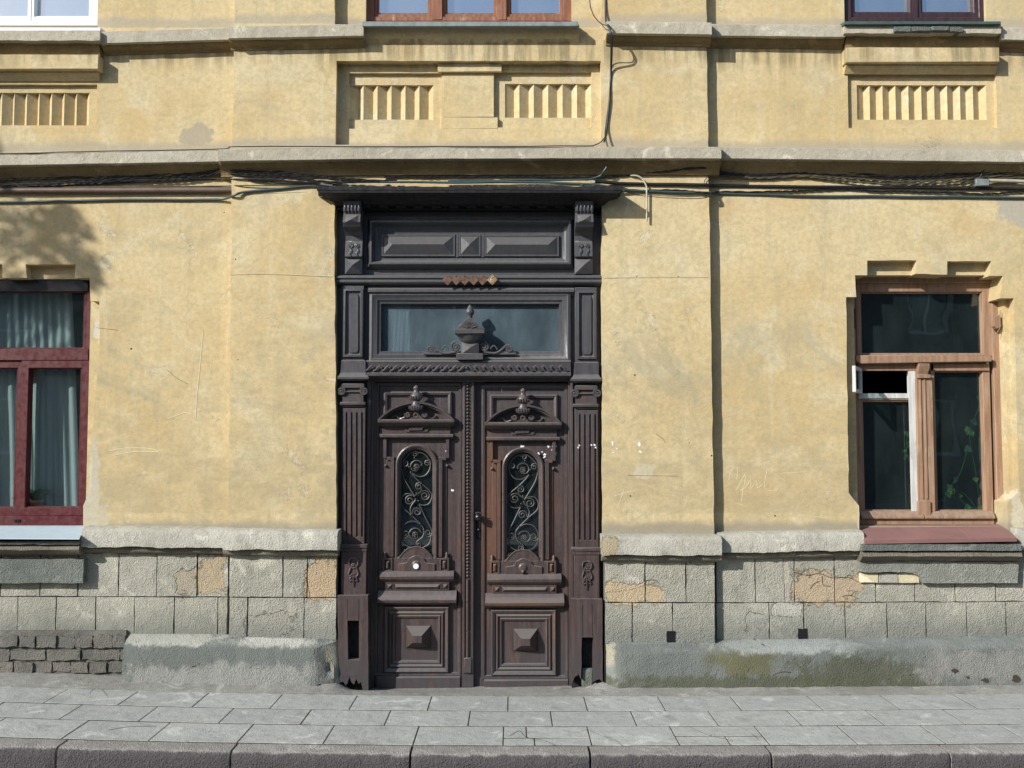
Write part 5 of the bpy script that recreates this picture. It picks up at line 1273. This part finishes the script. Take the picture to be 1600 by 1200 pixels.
cable([(100, 292, c0 - .004), (180, 292, c0), (280, 291, c0), (350, 291, c0), (380, 290, c1), (500, 291, c1)], .004, 'cable_olive', 'thin olive wire just above the brown pipe')
for k, (dy, lab) in enumerate(((0, 'uppermost twisted black wire tucked under the left cornice'), (5, 'second twisted black wire under the left cornice'), (10, 'lowest twisted black wire sagging under the left cornice'))):
    cable([(-300, 284 + dy, -.03), (0, 280 + dy, -.03), (150, 277 + dy * .8, -.03), (300, 271 + dy * .7, -.03), (345, 266 + dy * .5, -.06), (372, 267 + dy * .6, c1 - .03), (460, 271 + dy * .8, c1 - .03), (540, 279 + dy * .5, c1 - .03), (620, 282 + dy * .2, c1 - .03)], .0042, 'cable_black', lab, twist=2, wob=.012)
cable([(600, 277, c1), (700, 276, c1), (800, 276, c1), (900, 277, c1), (950, 276, c1), (1000, 271, c1), (1060, 266, c1 - .02), (1095, 262, c1 - .03), (1115, 262, -.08), (1135, 270, -.03), (1200, 273, -.02), (1300, 266, -.02), (1400, 270, -.02), (1600, 262, -.02), (1850, 258, -.02)], .0045, 'cable_black', 'twisted black wire from above the hood up over the corner of the central bay', twist=2, wob=.01)
for k, (sag, lab) in enumerate(((274, 'upper one of the four sagging twisted wires on the right'), (278, 'second of the four sagging twisted wires on the right'), (282, 'third of the four sagging twisted wires on the right'), (286, 'lowest of the four sagging twisted wires on the right'))):
    cable([(1118, 271 + k, -.03), (1180, 274 + k * 1.5, -.02), (1250, 270 + k * 2, -.02), (1300, sag - 6, -.02), (1370, sag, -.025), (1440, sag + 1, -.03), (1520, sag - 3, -.03), (1600, sag - 9, -.03), (1850, 262 + k, -.03)], .0042, 'cable_olive' if k > 1 else 'cable_black', lab, twist=2, wob=.008)
cable([(700, 283, c1 - .02), (800, 282, c1 - .02), (905, 281, c1 - .02), (935, 276, c1 - .02), (943, 268, c1 - .05), (948, 261, c1 - .06)], .0065, 'cable_teal', 'short teal cable curling up to the cornice above the hood end')
cable([(930, 284, c1 - .03), (975, 287, c1), (1050, 288, c1), (1106, 289, c1), (1124, 290, c0), (1300, 292, c0), (1420, 293, c0), (1600, 295, c0), (1850, 298, c0)], .0105, 'cable_black', 'thick black cable running straight to the right from the hood')
cable([(940, 290, c1 - .03), (990, 296, c1), (1060, 299, c1), (1108, 303, c1 - .006), (1126, 301, c0), (1200, 299, c0), (1260, 297, c0), (1300, 296, c0), (1380, 299, c0), (1500, 302, c0), (1600, 300, c0), (1850, 298, c0)], .004, 'cable_black', 'thin twisted wire winding between the two straight cables on the right', twist=2, wob=.01)
cable([(960, 297, c1), (1000, 303, c1), (1060, 307, c1), (1100, 306, c1), (1106, 300, c1)], .0022, 'cable_olive', 'hair thin wire drooping just right of the hood')
cable([(1100, 288, c1 - .004), (1101, 282, c1), (1106, 276, c1), (1110, 272, -.05), (1114, 268, -.03)], .0026, 'cable_black', 'tiny looped wire end at the corner of the central bay', 'wire_loop')
o = cable([(985, 274, c1), (996, 275, c1 - .01), (1004, 280, c1 - .012), (1010, 291, c1 - .012), (1010.5, 300, c1 - .012), (1010.5, 320, c1 - .012), (1010.5, 346, c1 - .012)], .006, 'cable_cream', 'short cream conduit hooking down the wall right of the hood', 'conduit_pipe', cat='pipe', grp=None, wob=0)
cable([(1512, 292, c0 - .02), (1528, 281, c0 - .02), (1540, 262, -.05), (1552, 256, -.08)], .0035, 'cable_black', 'short black wire rising to the cornice at far right')
cable([(1545, 282, c0 - .02), (1580, 283, c0 - .02), (1605, 284, c0 - .02)], .012, 'cable_cream', 'stubby cream sleeve on the cables at the far right', 'cable_sleeve', grp=None)
bx_ = MB().box(1525, 279, 1546, 290, -.05, 0).build('junction_box', M['greysheet'], None, bevel=.003); tag(bx_, 'small grey junction box on the cables at far right', 'junction box')
bt = MB().box(497, 289, 508, 306, YC - .06, YC).build('cable_bracket', M['blackmetal'], None, bevel=.004); tag(bt, 'small black cable bracket on the wall at the left hood end', 'bracket')

# ================================================================== TREE ACROSS THE STREET (throws the dappled shade at upper left)
TB = Vector((-7.8, -1.02, 0.0)); TB.z = gz(-5); tree = empty('street_tree', TB); tag(tree, 'leafy kerbside tree whose dappled shade falls above the red window', 'tree')
def overshadow(px, py, t): p = P3(px, py, 0); return p + SUNDIR * t
blobs = [(15, 388, 62, 4.9), (92, 396, 52, 5.1), (50, 350, 48, 5.0), (-60, 380, 95, 5.0), (138, 420, 24, 5.1), (110, 350, 26, 4.9), (-170, 310, 130, 5.4), (-300, 340, 150, 5.3), (-300, 150, 130, 5.6), (-430, 240, 160, 5.2), (-20, 224, 20, 4.9), (-90, 240, 55, 5.0), (-400, 420, 110, 5.2), (-560, 200, 190, 5.0)]
limb = MB(); leaves = MB()
crown_c = overshadow(-420, 260, 4.2)
top = Vector((crown_c.x, crown_c.y, crown_c.z - .6)) - TB
limb.tube([Vector((0, 0, -.1)), Vector((.05, .02, 1.5)), top * .55 + Vector((.1, 0, 0)), top], .17, 10, .06)
for px, py, rp, t in blobs:
    c = overshadow(px, py, t) - TB; r_ = rp / 239.
    s0 = Vector((top.x * .6, top.y * .6, top.z * .62)); limb.tube(smoothpts([s0, s0.lerp(c, .5) + Vector((0, 0, -.15)), c], 4), .035, 6, .008)
    for k in range(16):
        d = Vector((random.gauss(0, 1), random.gauss(0, 1), random.gauss(0, 1))).normalized() * r_ * random.uniform(.7, 1.3); limb.tube([c, c + d * .5 + Vector((0, 0, .08)), c + d], .008, 4, .003)
    n = int(230 * r_ * r_ + 26)
    for k in range(n):
        d = Vector((random.gauss(0, 1), random.gauss(0, 1), random.gauss(0, 1))).normalized() * r_ * random.random() ** .4
        s_ = random.uniform(.03, .065); a = Vector((random.uniform(-1, 1), random.uniform(-1, 1), random.uniform(-1, 1))).normalized(); b_ = a.orthogonal().normalized()
        p = c + d; leaves.add([p - a * s_, p - b_ * s_ * .6, p + a * s_, p + b_ * s_ * .6], [(0, 1, 2, 3)])
limb.build('trunk', M['bark'], tree); cr = leaves.build('crown', M['leafd'], tree, smooth=0); cr['kind'] = 'stuff'

# ================================================================== HOUSE ACROSS THE STREET (unseen, added so the lower panes reflect dark)
OB = empty('added_house', (0, -19, 0)); tag(OB, 'plain grey two storey house added across the street, mirrored darkly in the lower panes', 'building')
wins = [(x - .55, x + .55, z, z + 1.5) for x in range(-22, 24, 3) for z in (1.2, 4.4)]
MB().slab([(-24, 0), (24, 0), (24, 7), (-24, 7)], 0, -.35, [[(a, c), (b, c), (b, d), (a, d)] for a, b, c, d in wins]).build('wall', M['plate_light'], OB, smooth=0)
MB().boxm(-24, 24, -8, -.35, 0, 7).build('body', M['plate'], OB, smooth=0)
for a, b, c, d in wins:
    wf = MB().slab([(a, c), (b, c), (b, d), (a, d)], -.12, -.2, [[(a + .08, c + .08), ((a + b) / 2 - .04, c + .08), ((a + b) / 2 - .04, d - .08), (a + .08, d - .08)], [((a + b) / 2 + .04, c + .08), (b - .08, c + .08), (b - .08, d - .08), ((a + b) / 2 + .04, d - .08)]]).build('window', M['white'], OB, smooth=0)
    MB().boxm(a + .05, b - .05, -.19, -.18, c + .05, d - .05).build('pane', M['glass_dark'], wf, smooth=0)
MB().loft([[(x, .4, 7), (x, -4, 8.6), (x, -8.4, 7), (x, -8.4, 6.9), (x, .4, 6.9)] for x in (-24.3, 24.3)], cap0=True, cap1=True).build('roof', M['rust'], OB, smooth=0)
